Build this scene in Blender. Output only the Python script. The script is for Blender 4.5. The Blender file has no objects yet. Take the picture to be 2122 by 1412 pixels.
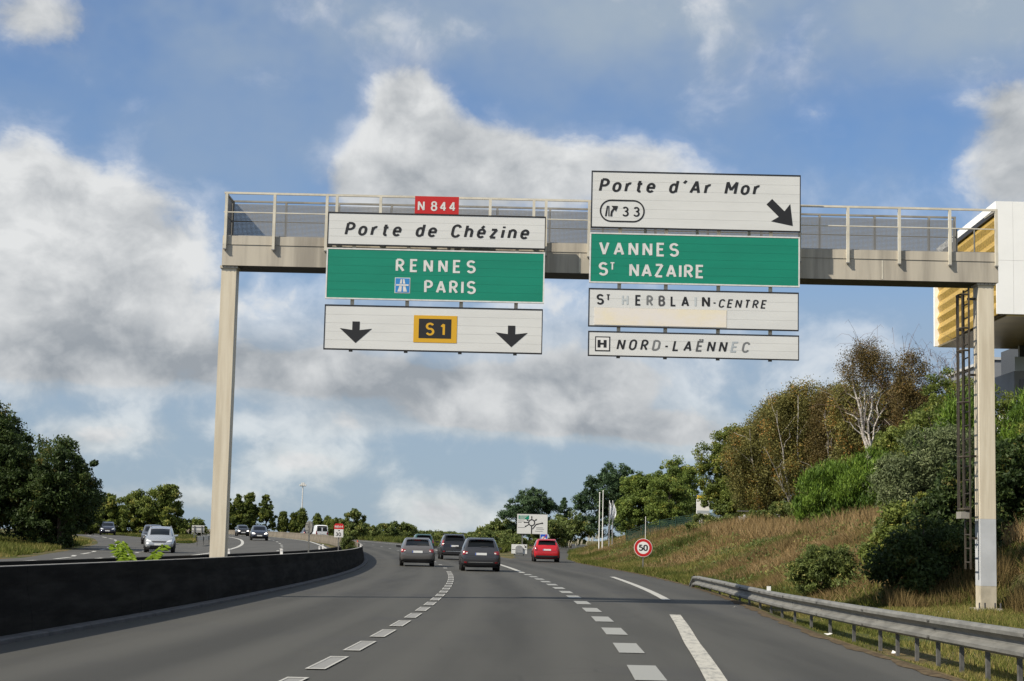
import bpy, bmesh, math, random
import numpy as np
from mathutils import Vector, Matrix
from mathutils.bvhtree import BVHTree

scene = bpy.context.scene
COL = scene.collection
rad = math.radians

# ---------------------------------------------------------------- camera
CAM_H = 1.27
cam_d = bpy.data.cameras.new('camera')
cam_d.sensor_width = 36.0
cam_d.lens = 61.08
cam_d.clip_start = 0.1
cam_d.clip_end = 8000
cam = bpy.data.objects.new('camera', cam_d)
COL.objects.link(cam)
pitch, roll = rad(6.684), rad(1.3)
F = Vector((0, math.cos(pitch), math.sin(pitch)))
U0 = Vector((0, -math.sin(pitch), math.cos(pitch)))
R = Vector((1, 0, 0)) * math.cos(roll) + U0 * math.sin(roll)
U = U0 * math.cos(roll) - Vector((1, 0, 0)) * math.sin(roll)
cam.matrix_world = Matrix(((R.x, U.x, -F.x, 0), (R.y, U.y, -F.y, 0), (R.z, U.z, -F.z, CAM_H), (0, 0, 0, 1)))
scene.camera = cam

# ---------------------------------------------------------------- sun and sky
SUN_EL, SUN_BACK = rad(43), rad(29)
to_sun = Vector((-math.cos(SUN_BACK) * math.cos(SUN_EL), -math.sin(SUN_BACK) * math.cos(SUN_EL), math.sin(SUN_EL)))
sun_d = bpy.data.lights.new('sun', 'SUN')
sun_d.energy = 5.0
sun_d.angle = rad(0.53)
sun_d.color = (1.0, 0.91, 0.77)
sun = bpy.data.objects.new('sun', sun_d)
sun.rotation_euler = to_sun.to_track_quat('Z', 'Y').to_euler()
sun.location = (-40, -10, 60)
COL.objects.link(sun)
scene.view_settings.view_transform = 'Standard'
scene.view_settings.look = 'None'
scene.view_settings.exposure = 0.46
scene.view_settings.gamma = 1.0
scene.render.film_transparent = False
scene.cycles.max_bounces = 6
scene.cycles.transparent_max_bounces = 12


class NT:
    """small node graph writer"""
    def __init__(s, tree):
        s.t = tree
        s.n = tree.nodes
        s.l = tree.links

    def new(s, kind, **kw):
        n = s.n.new(kind)
        for k, v in kw.items():
            setattr(n, k, v)
        return n

    def put(s, sock, v):
        if isinstance(v, bpy.types.NodeSocket):
            s.l.new(v, sock)
        else:
            sock.default_value = v

    def math(s, op, a, b=0.0, c=0.0, clamp=False):
        n = s.new('ShaderNodeMath', operation=op)
        n.use_clamp = clamp
        s.put(n.inputs[0], a)
        s.put(n.inputs[1], b)
        s.put(n.inputs[2], c)
        return n.outputs[0]

    def smooth(s, v, lo, hi, a=0.0, b=1.0):
        n = s.new('ShaderNodeMapRange', interpolation_type='SMOOTHSTEP')
        s.put(n.inputs[0], v)
        for i, q in enumerate((lo, hi, a, b)):
            s.put(n.inputs[1 + i], q)
        return n.outputs[0]

    def noise(s, vec, scale, detail=4, rough=.55, dist=0.0):
        n = s.new('ShaderNodeTexNoise')
        s.put(n.inputs['Vector'], vec)
        n.inputs['Scale'].default_value = scale
        n.inputs['Detail'].default_value = detail
        n.inputs['Roughness'].default_value = rough
        n.inputs['Distortion'].default_value = dist
        return n.outputs[0]

    def vmath(s, op, a, b):
        n = s.new('ShaderNodeVectorMath', operation=op)
        s.put(n.inputs[0], a)
        s.put(n.inputs[1], b)
        return n.outputs[0]

    def mix(s, f, a, b):
        n = s.new('ShaderNodeMix', data_type='RGBA')
        s.put(n.inputs[0], f)
        s.put(n.inputs[6], a if isinstance(a, bpy.types.NodeSocket) else (*a, 1))
        s.put(n.inputs[7], b if isinstance(b, bpy.types.NodeSocket) else (*b, 1))
        return n.outputs[2]


world = bpy.data.worlds.new('World')
scene.world = world
world.use_nodes = True
world.node_tree.nodes.clear()
g = NT(world.node_tree)
sky = g.new('ShaderNodeTexSky', sky_type='NISHITA')
sky.sun_disc = False
sky.sun_elevation = SUN_EL
sky.sun_rotation = math.atan2(to_sun.x, to_sun.y)
sky.air_density = 1.0
sky.dust_density = 0.3
sky.ozone_density = 2.5
tc = g.new('ShaderNodeTexCoord')
dirv = tc.outputs['Generated']
sep = g.new('ShaderNodeSeparateXYZ')
g.l.new(dirv, sep.inputs[0])
DEG = 57.29578
az = g.math('MULTIPLY', g.math('ARCTAN2', sep.outputs[0], sep.outputs[1]), DEG)
el = g.math('MULTIPLY', g.math('ARCSINE', sep.outputs[2]), DEG)
stretch = g.new('ShaderNodeMapping')
stretch.inputs['Scale'].default_value = (1, 1, 1.3)
g.l.new(dirv, stretch.inputs[0])
sv = stretch.outputs[0]
warp = g.new('ShaderNodeTexNoise')
g.l.new(sv, warp.inputs['Vector'])
warp.inputs['Scale'].default_value = 9
warp.inputs['Detail'].default_value = 3
wv = g.vmath('ADD', sv, g.vmath('MULTIPLY', g.vmath('SUBTRACT', warp.outputs[1], (.5, .5, .5)), (.05, .05, .05)))
fb = g.noise(wv, 13, 8, .57)
fb_s = g.noise(g.vmath('ADD', wv, (-.018, -.004, .020)), 13, 5, .55)
fine = g.noise(wv, 42, 4, .6)
low = g.noise(sv, 3.2, 3, .5)
# the big cumulus masses: azimuth, elevation, half sizes, amount, whiteness
CLOUDS = [(-16.2,10.7,1.9,1.8,1.00,0.95),(-12.6,9.8,2.7,1.9,1.00,0.90),(-14.3,7.0,4.4,1.7,0.90,0.48),(-12.0,5.4,6.0,0.8,0.95,0.05),
 (-3.8,13.9,1.1,1.5,1.15,0.52),(-1.1,12.4,2.7,1.3,1.20,0.50),(4.2,12.4,2.5,1.2,1.00,0.95),(-5.3,11.7,2.1,1.0,0.80,0.45),
 (-2.6,8.6,5.0,2.0,0.50,0.50),(-2.5,5.3,5.6,0.8,0.95,0.08),(-1.6,4.8,1.8,0.7,0.50,0.85),(2.6,5.2,1.8,1.0,0.90,0.60),
 (0.4,4.0,4.8,0.5,0.80,0.10),(16.3,12.4,1.4,1.9,1.00,0.30),(16.4,14.5,1.1,1.0,0.60,0.50),(-16.2,16.2,2.2,1.1,0.65,0.10),
 (-13.5,3.1,1.4,0.5,0.70,0.50),(-6.9,2.5,1.8,0.4,0.50,0.30),(-2.1,1.0,2.4,0.7,0.80,0.80),(-11.0,1.1,2.5,0.5,0.60,0.60),
 (4.8,3.7,1.8,0.5,0.60,0.25),(10.1,15.3,4.1,0.6,0.08,0.20),(9.5,14.6,6.0,0.9,0.05,0.30),(-8.0,3.6,4.0,0.6,0.45,0.45),(9.0,3.0,5.0,1.2,0.35,0.55),(7.0,6.5,4.0,1.6,0.25,0.60)]
amount, whit = 0.0, 0.0
comb = g.new('ShaderNodeCombineXYZ')
g.l.new(az, comb.inputs[0])
g.l.new(el, comb.inputs[1])
for (a0, e0, sa, se, wt, br) in CLOUDS:
    sa, se = sa / .894, se / .894
    vm = g.new('ShaderNodeVectorMath', operation='MULTIPLY_ADD')
    g.l.new(comb.outputs[0], vm.inputs[0])
    vm.inputs[1].default_value = (1 / sa, 1 / se, 0)
    vm.inputs[2].default_value = (-a0 / sa, -e0 / se, 0)
    dt = g.new('ShaderNodeVectorMath', operation='DOT_PRODUCT')
    g.l.new(vm.outputs[0], dt.inputs[0])
    g.l.new(vm.outputs[0], dt.inputs[1])
    gs = g.math('POWER', .3679, dt.outputs[1])
    amount = g.math('MULTIPLY_ADD', gs, wt, amount)
    whit = g.math('MULTIPLY_ADD', gs, wt * br, whit)
whit = g.math('DIVIDE', g.math('ADD', whit, .02), g.math('ADD', amount, .04))
# elsewhere round the sky the same broken cloud goes on
away = g.math('MAXIMUM', g.smooth(g.math('ABSOLUTE', az), 17, 26), g.smooth(el, 17.5, 26))
gen = g.math('MULTIPLY', g.math('MULTIPLY', g.smooth(low, .42, .62), .95), away)
amount = g.math('MINIMUM', g.math('ADD', amount, gen), 1.25)
dens = g.math('ADD', amount, g.math('MULTIPLY', g.math('SUBTRACT', fb, .5), 2.2))
dens = g.math('ADD', dens, g.math('MULTIPLY', g.math('SUBTRACT', fine, .5), .32))
alpha = g.smooth(dens, .10, .88)
veil = g.math('MULTIPLY', g.smooth(g.noise(sv, 5, 5, .6), .28, .68), g.math('ADD', .42, g.smooth(el, 14.2, 16.8, 0, .45)))
veil = g.math('ADD', veil, .16)
haze_low = g.smooth(el, 11.8, 6.0, 0, .80)
alpha = g.math('MAXIMUM', alpha, g.math('MAXIMUM', veil, haze_low))
lit = g.math('ADD', g.math('MULTIPLY', g.math('SUBTRACT', fb, fb_s), 3.6), .5, clamp=True)
shade = g.math('ADD', g.math('MULTIPLY_ADD', whit, .58, .20), g.math('MULTIPLY', g.math('SUBTRACT', lit, .5), .65))
shade = g.math('ADD', shade, g.math('MULTIPLY', g.math('SUBTRACT', fb, .5), .7))
shade = g.math('ADD', shade, g.math('MULTIPLY', g.math('SUBTRACT', fine, .5), .65))
# thin cloud rims take the light
rim = g.smooth(dens, 1.15, .35, 0, .22)
shade = g.math('ADD', shade, rim, clamp=True)
CG = 10.0
ccol = g.mix(shade, (.36 * CG, .395 * CG, .435 * CG), (.84 * CG, .855 * CG, .86 * CG))
vcol = (.385 * CG, .475 * CG, .585 * CG)
thick = g.smooth(dens, .10, .65)
ccol = g.mix(thick, vcol, ccol)
mul = g.new('ShaderNodeMix', data_type='RGBA', blend_type='MULTIPLY')
mul.inputs[0].default_value = 1
g.l.new(sky.outputs[0], mul.inputs[6])
mul.inputs[7].default_value = (0.68, 0.94, 1.25, 1)
tot = g.mix(alpha, mul.outputs[2], ccol)
bg = g.new('ShaderNodeBackground')
bg.inputs[1].default_value = 0.066
g.l.new(tot, bg.inputs[0])
world.cycles.sampling_method = 'MANUAL'
world.cycles.sample_map_resolution = 256
wo = g.new('ShaderNodeOutputWorld')
g.l.new(bg.outputs[0], wo.inputs[0])

# ---------------------------------------------------------------- materials
MATS = {}


def mat(name, col, rough=.6, metal=0.0, vary=.0, vscale=3.0, col2=None, bump=0.0, bscale=30.0, spec=.5, stretch=None, emit=0.0, coat=0.0):
    """principled surface whose colour wanders between col and col2 (or col*(1-vary)) with a noise"""
    if name in MATS:
        return MATS[name]
    m = bpy.data.materials.new(name)
    m.use_nodes = True
    q = NT(m.node_tree)
    b = m.node_tree.nodes['Principled BSDF']
    b.inputs['Roughness'].default_value = rough
    b.inputs['Metallic'].default_value = metal
    b.inputs['Specular IOR Level'].default_value = spec
    b.inputs['Coat Weight'].default_value = coat
    b.inputs['Base Color'].default_value = (*col, 1)
    if vary or col2 or bump:
        t = q.new('ShaderNodeTexCoord')
        vec = t.outputs['Object']
        if stretch:
            mp = q.new('ShaderNodeMapping')
            mp.inputs['Scale'].default_value = stretch
            q.l.new(vec, mp.inputs[0])
            vec = mp.outputs[0]
        if vary or col2:
            c2 = col2 or tuple(c * (1 - vary) for c in col)
            n1 = q.noise(vec, vscale, 6, .6)
            f = q.smooth(n1, .35, .68)
            q.l.new(q.mix(f, col, c2), b.inputs['Base Color'])
        if bump:
            bn = q.new('ShaderNodeBump')
            bn.inputs['Strength'].default_value = bump
            bn.inputs['Distance'].default_value = .02
            q.l.new(q.noise(t.outputs['Object'], bscale, 4, .6), bn.inputs['Height'])
            q.l.new(bn.outputs[0], b.inputs['Normal'])
    if emit:
        b.inputs['Emission Color'].default_value = (*col, 1)
        b.inputs['Emission Strength'].default_value = emit
    MATS[name] = m
    return m


def leaf_mat(name, dark, light, other=None, transl=.33, rough=.6):
    """leaf colour picked per leaf by the 'tint' attribute"""
    m = bpy.data.materials.new(name)
    m.use_nodes = True
    q = NT(m.node_tree)
    b = m.node_tree.nodes['Principled BSDF']
    b.inputs['Roughness'].default_value = rough
    b.inputs['Specular IOR Level'].default_value = .25
    at = q.new('ShaderNodeAttribute', attribute_name='tint')
    r = q.new('ShaderNodeValToRGB')
    q.l.new(at.outputs['Fac'], r.inputs[0])
    r.color_ramp.elements[0].color = (*dark, 1)
    r.color_ramp.elements[1].color = (*light, 1)
    r.color_ramp.elements[1].position = .8
    if other:
        e = r.color_ramp.elements.new(1.0)
        e.color = (*other, 1)
    q.l.new(r.outputs[0], b.inputs['Base Color'])
    tr = q.new('ShaderNodeBsdfTranslucent')
    q.l.new(r.outputs[0], tr.inputs[0])
    ms = q.new('ShaderNodeMixShader')
    ms.inputs[0].default_value = transl
    q.l.new(b.outputs[0], ms.inputs[1])
    q.l.new(tr.outputs[0], ms.inputs[2])
    q.l.new(ms.outputs[0], m.node_tree.nodes['Material Output'].inputs[0])
    MATS[name] = m
    return m


# ---------------------------------------------------------------- mesh helpers
class MB:
    """collects shapes; build() links them as ONE mesh object"""
    def __init__(s):
        s.v, s.f = [], []

    def add(s, vs, fs):
        o = len(s.v)
        s.v += [tuple(p) for p in vs]
        s.f += [tuple(i + o for i in q) for q in fs]
        return s

    def box(s, x0, x1, y0, y1, z0, z1):
        return s.add([(x0, y0, z0), (x1, y0, z0), (x1, y1, z0), (x0, y1, z0), (x0, y0, z1), (x1, y0, z1), (x1, y1, z1), (x0, y1, z1)],
                     [(0, 3, 2, 1), (4, 5, 6, 7), (0, 1, 5, 4), (1, 2, 6, 5), (2, 3, 7, 6), (3, 0, 4, 7)])

    def tube(s, pts, rads, n=8, cap=True):
        pts = [Vector(p) for p in pts]
        if not hasattr(rads, '__len__'):
            rads = [rads] * len(pts)
        vs, fs = [], []
        for i, p in enumerate(pts):
            d = (pts[min(i + 1, len(pts) - 1)] - pts[max(i - 1, 0)]).normalized()
            a = d.orthogonal().normalized() if i == 0 else (a - d * a.dot(d)).normalized()
            b = d.cross(a)
            for k in range(n):
                t = 2 * math.pi * k / n
                vs.append(p + (a * math.cos(t) + b * math.sin(t)) * rads[i])
        for i in range(len(pts) - 1):
            for k in range(n):
                fs.append((i * n + k, i * n + (k + 1) % n, (i + 1) * n + (k + 1) % n, (i + 1) * n + k))
        if cap:
            fs.append(tuple(range(n - 1, -1, -1)))
            fs.append(tuple((len(pts) - 1) * n + k for k in range(n)))
        return s.add(vs, fs)

    def prism(s, poly, y0, y1):
        """polygon in (x,z) extruded from y0 (front, towards the camera) to y1"""
        n = len(poly)
        vs = [(x, y0, z) for x, z in poly] + [(x, y1, z) for x, z in poly]
        fs = [tuple(range(n)), tuple(range(2 * n - 1, n - 1, -1))]
        fs += [(i, (i + n), (i + 1) % n + n, (i + 1) % n) for i in range(n)]
        return s.add(vs, fs)

    def build(s, name, m, parent=None, loc=None, smooth=False):
        me = bpy.data.meshes.new(name)
        org = Vector(loc) if loc is not None else (parent_org(parent) if parent else Vector((0, 0, 0)))
        me.from_pydata([(p[0] - org.x, p[1] - org.y, p[2] - org.z) for p in s.v], [], s.f)
        me.materials.append(m)
        if smooth:
            me.polygons.foreach_set('use_smooth', [True] * len(me.polygons))
        me.update()
        o = bpy.data.objects.new(name, me)
        COL.objects.link(o)
        if parent:
            o.parent = parent
        else:
            o.location = org
        return o


def parent_org(p):
    o = Vector((0, 0, 0))
    while p:
        o += p.location
        p = p.parent
    return o


def tag(o, label=None, cat=None, group=None, kind=None):
    if label:
        o['label'] = label
    if cat:
        o['category'] = cat
    if group:
        o['group'] = group
    if kind:
        o['kind'] = kind
    return o


def thing(name, loc, label, cat, group=None, rz=0.0):
    o = bpy.data.objects.new(name, None)
    o.empty_display_size = .3
    o.location = loc
    o.rotation_euler = (0, 0, rz)
    COL.objects.link(o)
    return tag(o, label, cat, group)


def mesh_np(name, co, faces, m, parent=None, attr=None, smooth=False):
    """big mesh from numpy arrays, faces of one size"""
    k = faces.shape[1]
    me = bpy.data.meshes.new(name)
    me.vertices.add(len(co))
    me.vertices.foreach_set('co', np.ascontiguousarray(co, dtype=np.float32).ravel())
    me.loops.add(faces.size)
    me.loops.foreach_set('vertex_index', np.ascontiguousarray(faces, dtype=np.int32).ravel())
    me.polygons.add(len(faces))
    me.polygons.foreach_set('loop_start', np.arange(0, faces.size, k, dtype=np.int32))
    me.polygons.foreach_set('loop_total', np.full(len(faces), k, dtype=np.int32))
    if smooth:
        me.polygons.foreach_set('use_smooth', np.ones(len(faces), dtype=bool))
    me.update(calc_edges=True)
    me.materials.append(m)
    if attr is not None:
        a = me.attributes.new('tint', 'FLOAT', 'POINT')
        a.data.foreach_set('value', np.ascontiguousarray(attr, dtype=np.float32))
    o = bpy.data.objects.new(name, me)
    COL.objects.link(o)
    if parent:
        o.parent = parent
    return o


# ---------------------------------------------------------------- road coordinates: s along the motorway, u to the right of the lane line
RC, S0, X0 = 850.0, 36.0, -1.57


def W(s, u):
    if s >= S0:
        t = (s - S0) / RC
        return X0 - RC + (RC + u) * math.cos(t), S0 + (RC + u) * math.sin(t)
    return X0 - (s - S0) ** 2 / 1200 + u, s


def SU(x, y):
    if y >= S0:
        dx, dy = x - (X0 - RC), y - S0
        return S0 + RC * math.atan2(dy, dx), math.hypot(dx, dy) - RC
    return y, x - X0 + (y - S0) ** 2 / 1200


def lerp(tab, s):
    if s <= tab[0][0]:
        return tab[0][1]
    for (a, va), (b, vb) in zip(tab, tab[1:]):
        if s <= b:
            return va + (vb - va) * (s - a) / (b - a)
    return tab[-1][1]


ZR = [(180, .864), (250, 1.42), (340, 1.95), (480, 2.1), (800, 1.5), (1400, 0.5)]


def zr(s):
    return 0.0 if s < 60 else (6e-5 * (s - 60) ** 2 if s < 180 else lerp(ZR, s))


EDGE_R = [(-40, 6.3), (18, 6.4), (26, 6.35), (33, 6.6), (46, 7.4), (59, 8.1), (80, 8.9), (98, 9.2), (112, 9.6), (125, 10.6)]       # asphalt edge on the right
TOE = [(-40, 15), (25, 13.8), (34, 13.0), (38, 12.3), (41, 10.6), (45, 9.4), (50, 9.0), (58, 9.3), (75, 9.8), (90, 10.0), (112, 10.5), (130, 12.3), (160, 17.0), (200, 27), (260, 45), (400, 90)]
BANK_H = [(-40, 2.8), (60, 2.85), (110, 2.7), (160, 2.5), (210, 2.0), (280, .6), (400, 0)]
SLIP = [(-40, -14.5), (40, -15.0), (77, -16.7), (91, -18.5), (112, -20.5), (140, -22.6), (169, -25.5), (203, -30.5), (260, -42), (330, -60)]  # outer line of the slip road
OPP = .20


def hump(u, s):
    """bank profile on the right"""
    d = u - lerp(TOE, s)
    if d <= 0:
        return 0.0
    hmax = lerp(BANK_H, s)
    z = hmax * (1 - math.exp(-(d / 5.2) ** 1.45))
    return z + (.3 * math.sin(s * .21) + .25 * math.sin(s * .53 + u * .4)) * min(1, d / 6) * min(1, hmax / 2) * .6 + max(0, min(d - 10, 60)) * .012


def ground(s, u):
    z = zr(s)
    if u < -4.7:
        z += OPP * min(1, (-4.7 - u) / 1.2)
        d = lerp(SLIP, s) - 2.2 - u
        if d > 0:
            z += min(d * .06, .8)
    if s < 70 and u > 5:
        d = u - lerp(EDGE_R, s) - .12                       # the verge drops away from the asphalt
        if d > 0:
            z -= .15 * min(1, d / .45) * max(0, min(1, (3.2 - d) / 1.4)) * min(1, (70 - s) / 12)
    return z + hump(u, s)


def gz(x, y):
    s, u = SU(x, y)
    return ground(s, u)


def at(s, u, dz=0.0):
    x, y = W(s, u)
    return Vector((x, y, ground(s, u) + dz))


def heading(s):
    return max(0, (s - S0) / RC) if s >= S0 else (s - S0) / 600
# ---------------------------------------------------------------- terrain and roads
def asphalt(name, base, patch):
    m = bpy.data.materials.new(name)
    m.use_nodes = True
    q = NT(m.node_tree)
    b = m.node_tree.nodes['Principled BSDF']
    b.inputs['Roughness'].default_value = .78
    b.inputs['Specular IOR Level'].default_value = .3
    t = q.new('ShaderNodeTexCoord')
    mp = q.new('ShaderNodeMapping')
    mp.inputs['Scale'].default_value = (.9, .06, 1)
    q.l.new(t.outputs['Object'], mp.inputs[0])
    streak = q.smooth(q.noise(mp.outputs[0], 1.0, 5, .6), .38, .66)
    blot = q.smooth(q.noise(t.outputs['Object'], .16, 4, .6), .50, .70)
    grain = q.noise(t.outputs['Object'], 55, 3, .7)
    c = q.mix(q.math('MULTIPLY', streak, .9), base, tuple(x * .72 for x in base))
    c = q.mix(q.math('MULTIPLY', blot, .75), c, patch)
    # oil darkened strip down the middle of each lane, polished wheel tracks beside it
    ua = q.new('ShaderNodeAttribute', attribute_name='tint').outputs['Fac']
    wob = q.math('MULTIPLY', q.math('SUBTRACT', q.noise(mp.outputs[0], .8, 3, .5), .5), .5)
    for lane in (-1.75, 1.68, 5.2):
        d = q.math('ABSOLUTE', q.math('ADD', q.math('SUBTRACT', ua, lane), wob))
        oil = q.math('MULTIPLY', q.smooth(d, .62, .12), q.smooth(q.noise(mp.outputs[0], .5, 4, .6), .36, .60, .15, .85))
        c = q.mix(oil, c, tuple(x * .46 for x in base))
        tr_ = q.smooth(q.math('ABSOLUTE', q.math('SUBTRACT', d, .85)), .34, .08, 0, .65)
        c = q.mix(tr_, c, tuple(x * 1.16 for x in base))
    vo = q.new('ShaderNodeTexVoronoi', feature='DISTANCE_TO_EDGE')
    vo.inputs['Scale'].default_value = .45
    q.l.new(q.vmath('ADD', t.outputs['Object'], q.vmath('MULTIPLY', q.new('ShaderNodeTexNoise').outputs[1], (1.2, 1.2, 0))), vo.inputs['Vector'])
    crack = q.math('MULTIPLY', q.smooth(vo.outputs['Distance'], .012, .003), q.smooth(q.noise(t.outputs['Object'], .09, 2, .5), .50, .60, 0, .55))
    c = q.mix(crack, c, tuple(x * .45 for x in base))
    c = q.mix(q.smooth(grain, .3, .75, 0, .4), c, tuple(x * 1.35 for x in base))
    q.l.new(c, b.inputs['Base Color'])
    bn = q.new('ShaderNodeBump')
    bn.inputs['Strength'].default_value = .25
    bn.inputs['Distance'].default_value = .01
    q.l.new(grain, bn.inputs['Height'])
    q.l.new(bn.outputs[0], b.inputs['Normal'])
    return m


M_ROAD = asphalt('asphalt', (.0485, .048, .043), (.033, .033, .0345))
M_ROAD2 = asphalt('opposite asphalt', (.064, .063, .058), (.050, .050, .050))


def soil(name):
    m = bpy.data.materials.new(name)
    m.use_nodes = True
    q = NT(m.node_tree)
    b = m.node_tree.nodes['Principled BSDF']
    b.inputs['Roughness'].default_value = .9
    b.inputs['Specular IOR Level'].default_value = .1
    t = q.new('ShaderNodeTexCoord')
    v = t.outputs['Object']
    n1 = q.smooth(q.noise(v, .22, 5, .6), .40, .62)
    n2 = q.smooth(q.noise(v, 1.3, 5, .65), .38, .66)
    c = q.mix(n1, (.060, .075, .026), (.16, .115, .060))
    c = q.mix(q.math('MULTIPLY', n2, .6), c, (.055, .058, .022))
    q.l.new(c, b.inputs['Base Color'])
    bn = q.new('ShaderNodeBump')
    bn.inputs['Strength'].default_value = .8
    bn.inputs['Distance'].default_value = .15
    q.l.new(q.noise(v, 4, 6, .7), bn.inputs['Height'])
    q.l.new(bn.outputs[0], b.inputs['Normal'])
    return m


M_SOIL = soil('grassland')
S_LIST = [-60, -30, -10] + list(range(0, 150, 2)) + list(range(150, 260, 4)) + list(range(260, 420, 10)) + [440, 480, 540, 620, 720, 850, 1000, 1200, 1400]


def strip(name, s_list, u_of, dz, m, z_of=None):
    """sheet laid along the road; u_of(s) gives the offsets across it"""
    rows = [[at(s, u, dz) if z_of is None else z_of(s, u) for u in u_of(s)] for s in s_list]
    k = len(rows[0])
    mb = MB()
    mb.v = [tuple(p) for r in rows for p in r]
    mb.f = [(i * k + j, i * k + j + 1, (i + 1) * k + j + 1, (i + 1) * k + j) for i in range(len(rows) - 1) for j in range(k - 1)]
    o = mb.build(name, m, smooth=True)
    a = o.data.attributes.new('tint', 'FLOAT', 'POINT')
    a.data.foreach_set('value', [float(u) for s in s_list for u in u_of(s)])
    return o


def ramp_left(s):
    return lerp([(100, 5.0), (116, 5.6), (132, 7.5), (150, 9.8), (170, 14.0), (200, 21.0), (260, 38), (400, 80)], s)


def ground_point(s, u):
    """the sheet dips a little under every carriageway"""
    x, y = W(s, u)
    z = ground(s, u)
    on_main = -4.6 < u < (lerp(EDGE_R, s) - .1 if s < 125 else 6.3)
    on_ramp = s >= 115 and ramp_left(s) + .3 < u < lerp(TOE, s) - 1.0
    on_opp = lerp(SLIP, s) - 1.6 < u < -5.9
    if on_main or on_ramp or on_opp:
        z -= .12
    else:
        z += .012
    return Vector((x, y, z))


def ground_us(s):
    e, t = (lerp(EDGE_R, s) if s < 125 else 6.4), lerp(TOE, s)
    sl = lerp(SLIP, s)
    us = [-700, -420, -240, -140, -90, sl - 40, sl - 22, sl - 12, sl - 7, sl - 4, sl - 2.2, sl - 1.7, sl - 1.4, -13, -6.2, -5.8, -5.3, -4.75, -4.4, 0, e - .3, e, e + .25]
    e0 = e + .25
    us += [e0 + (t - e0) * k / 6 for k in (.3, .7, 1.2, 1.8, 2.5, 3.2, 4, 5, 6)]
    us += [t + d for d in (.6, 1.2, 1.8, 2.4, 3, 3.6, 4.2, 5, 6, 7, 8, 9.5, 11, 13, 16, 20, 26, 34, 46, 64, 90, 130, 200, 320, 600, 1200, 3000)]
    return us


gnd = tag(strip('ground', S_LIST, ground_us, 0, M_SOIL, ground_point), kind='structure')
near_s = [s for s in S_LIST if s <= 125] + [125]
far_s = [125] + [s for s in S_LIST if 125 < s <= 620]
road = tag(strip('motorway', sorted(set([s for s in S_LIST if s <= 620] + [125])),
                 lambda s: [-4.55] + [-4.1 + (min(lerp(EDGE_R, s), 10) + 4.1 if s < 125 else 10.5) * k / 8 for k in range(9)], .0, M_ROAD), kind='structure')
road2 = tag(strip('opposite_carriageway', [s for s in S_LIST if s <= 480],
                  lambda s: [(lerp(SLIP, s) - 2.0 if s < 151 else -17.5) * (1 - k / 6) - 5.6 * k / 6 for k in range(7)], .0, M_ROAD2), kind='structure')
slip = tag(strip('slip_road', [150, 154, 158, 162, 166, 170, 174, 178, 182, 186, 190, 194, 198, 202, 206, 210, 220, 230, 240, 260, 280, 300],
                 lambda s: [lerp(SLIP, s) - 2.0 + k * 1.6 for k in range(5)], .004, M_ROAD2), kind='structure')
M_DIRT = mat('roadside dirt', (.055, .040, .026), .95, spec=.1, col2=(.11, .085, .050), vscale=7, bump=.9, bscale=18)
rj = random.Random(3)
jit = {}


def dirt_us(s):
    if s not in jit:
        w_ = .5 + .25 * math.sin(s * 1.7) + .25 * math.sin(s * 4.1 + 1) + rj.uniform(-.12, .12)
        jit[s] = (.03 + .14 * w_, .3 + .2 * w_)
    e = lerp(EDGE_R, s)
    return [e - jit[s][0], e + .02, e + jit[s][1] + .1]


def dirt_point(s, u):
    p = at(s, u)
    e = lerp(EDGE_R, s)
    return Vector((p.x, p.y, p.z + (.006 if u < e else .018)))


tag(strip('dirt_strip', [6 + .22 * i for i in range(500)], dirt_us, 0, M_DIRT, dirt_point), kind='structure')
ramp = tag(strip('exit_ramp', [s for s in S_LIST if 115 <= s <= 320], lambda s: [ramp_left(s) + (lerp(TOE, s) - .8 - ramp_left(s)) * k / 4 for k in range(5)], .006, M_ROAD), kind='structure')

# ---------------------------------------------------------------- painted markings, each dash a piece of its road
def paint(name, col, wear):
    m = bpy.data.materials.new(name)
    m.use_nodes = True
    q = NT(m.node_tree)
    b = m.node_tree.nodes['Principled BSDF']
    b.inputs['Roughness'].default_value = .7
    t = q.new('ShaderNodeTexCoord')
    mp = q.new('ShaderNodeMapping')
    mp.inputs['Scale'].default_value = (1, .3, 1)
    q.l.new(t.outputs['Object'], mp.inputs[0])
    n = q.math('ADD', q.math('MULTIPLY', q.noise(mp.outputs[0], 9, 6, .7), .6), q.math('MULTIPLY', q.noise(t.outputs['Object'], 60, 3, .7), .4))
    q.l.new(q.mix(q.smooth(n, wear, wear + .14), col, (.13, .13, .125)), b.inputs['Base Color'])
    return m


M_PAINT = paint('road paint', (.235, .235, .225), .56)
M_PAINT_DASH = paint('broad dash paint', (.225, .23, .22), .60)
M_PAINT_EDGE = paint('fresh road paint', (.33, .33, .31), .60)
M_PAINT_OLD = paint('worn road paint', (.185, .185, .178), .54)
M_PAINT_FAR = mat('far road paint', (.36, .36, .34), .7)


def line_piece(name, s0, s1, u0, u1, wid, m, parent, dz=.008, step=3.0):
    n = max(1, int((s1 - s0) / step))
    mb = MB()
    for i in range(n + 1):
        s = s0 + (s1 - s0) * i / n
        u = u0 + (u1 - u0) * i / n
        mb.v += [tuple(at(s, u - wid / 2, dz)), tuple(at(s, u + wid / 2, dz))]
    mb.f = [(2 * i, 2 * i + 1, 2 * i + 3, 2 * i + 2) for i in range(n)]
    return mb.build(name, m, parent)


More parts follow.
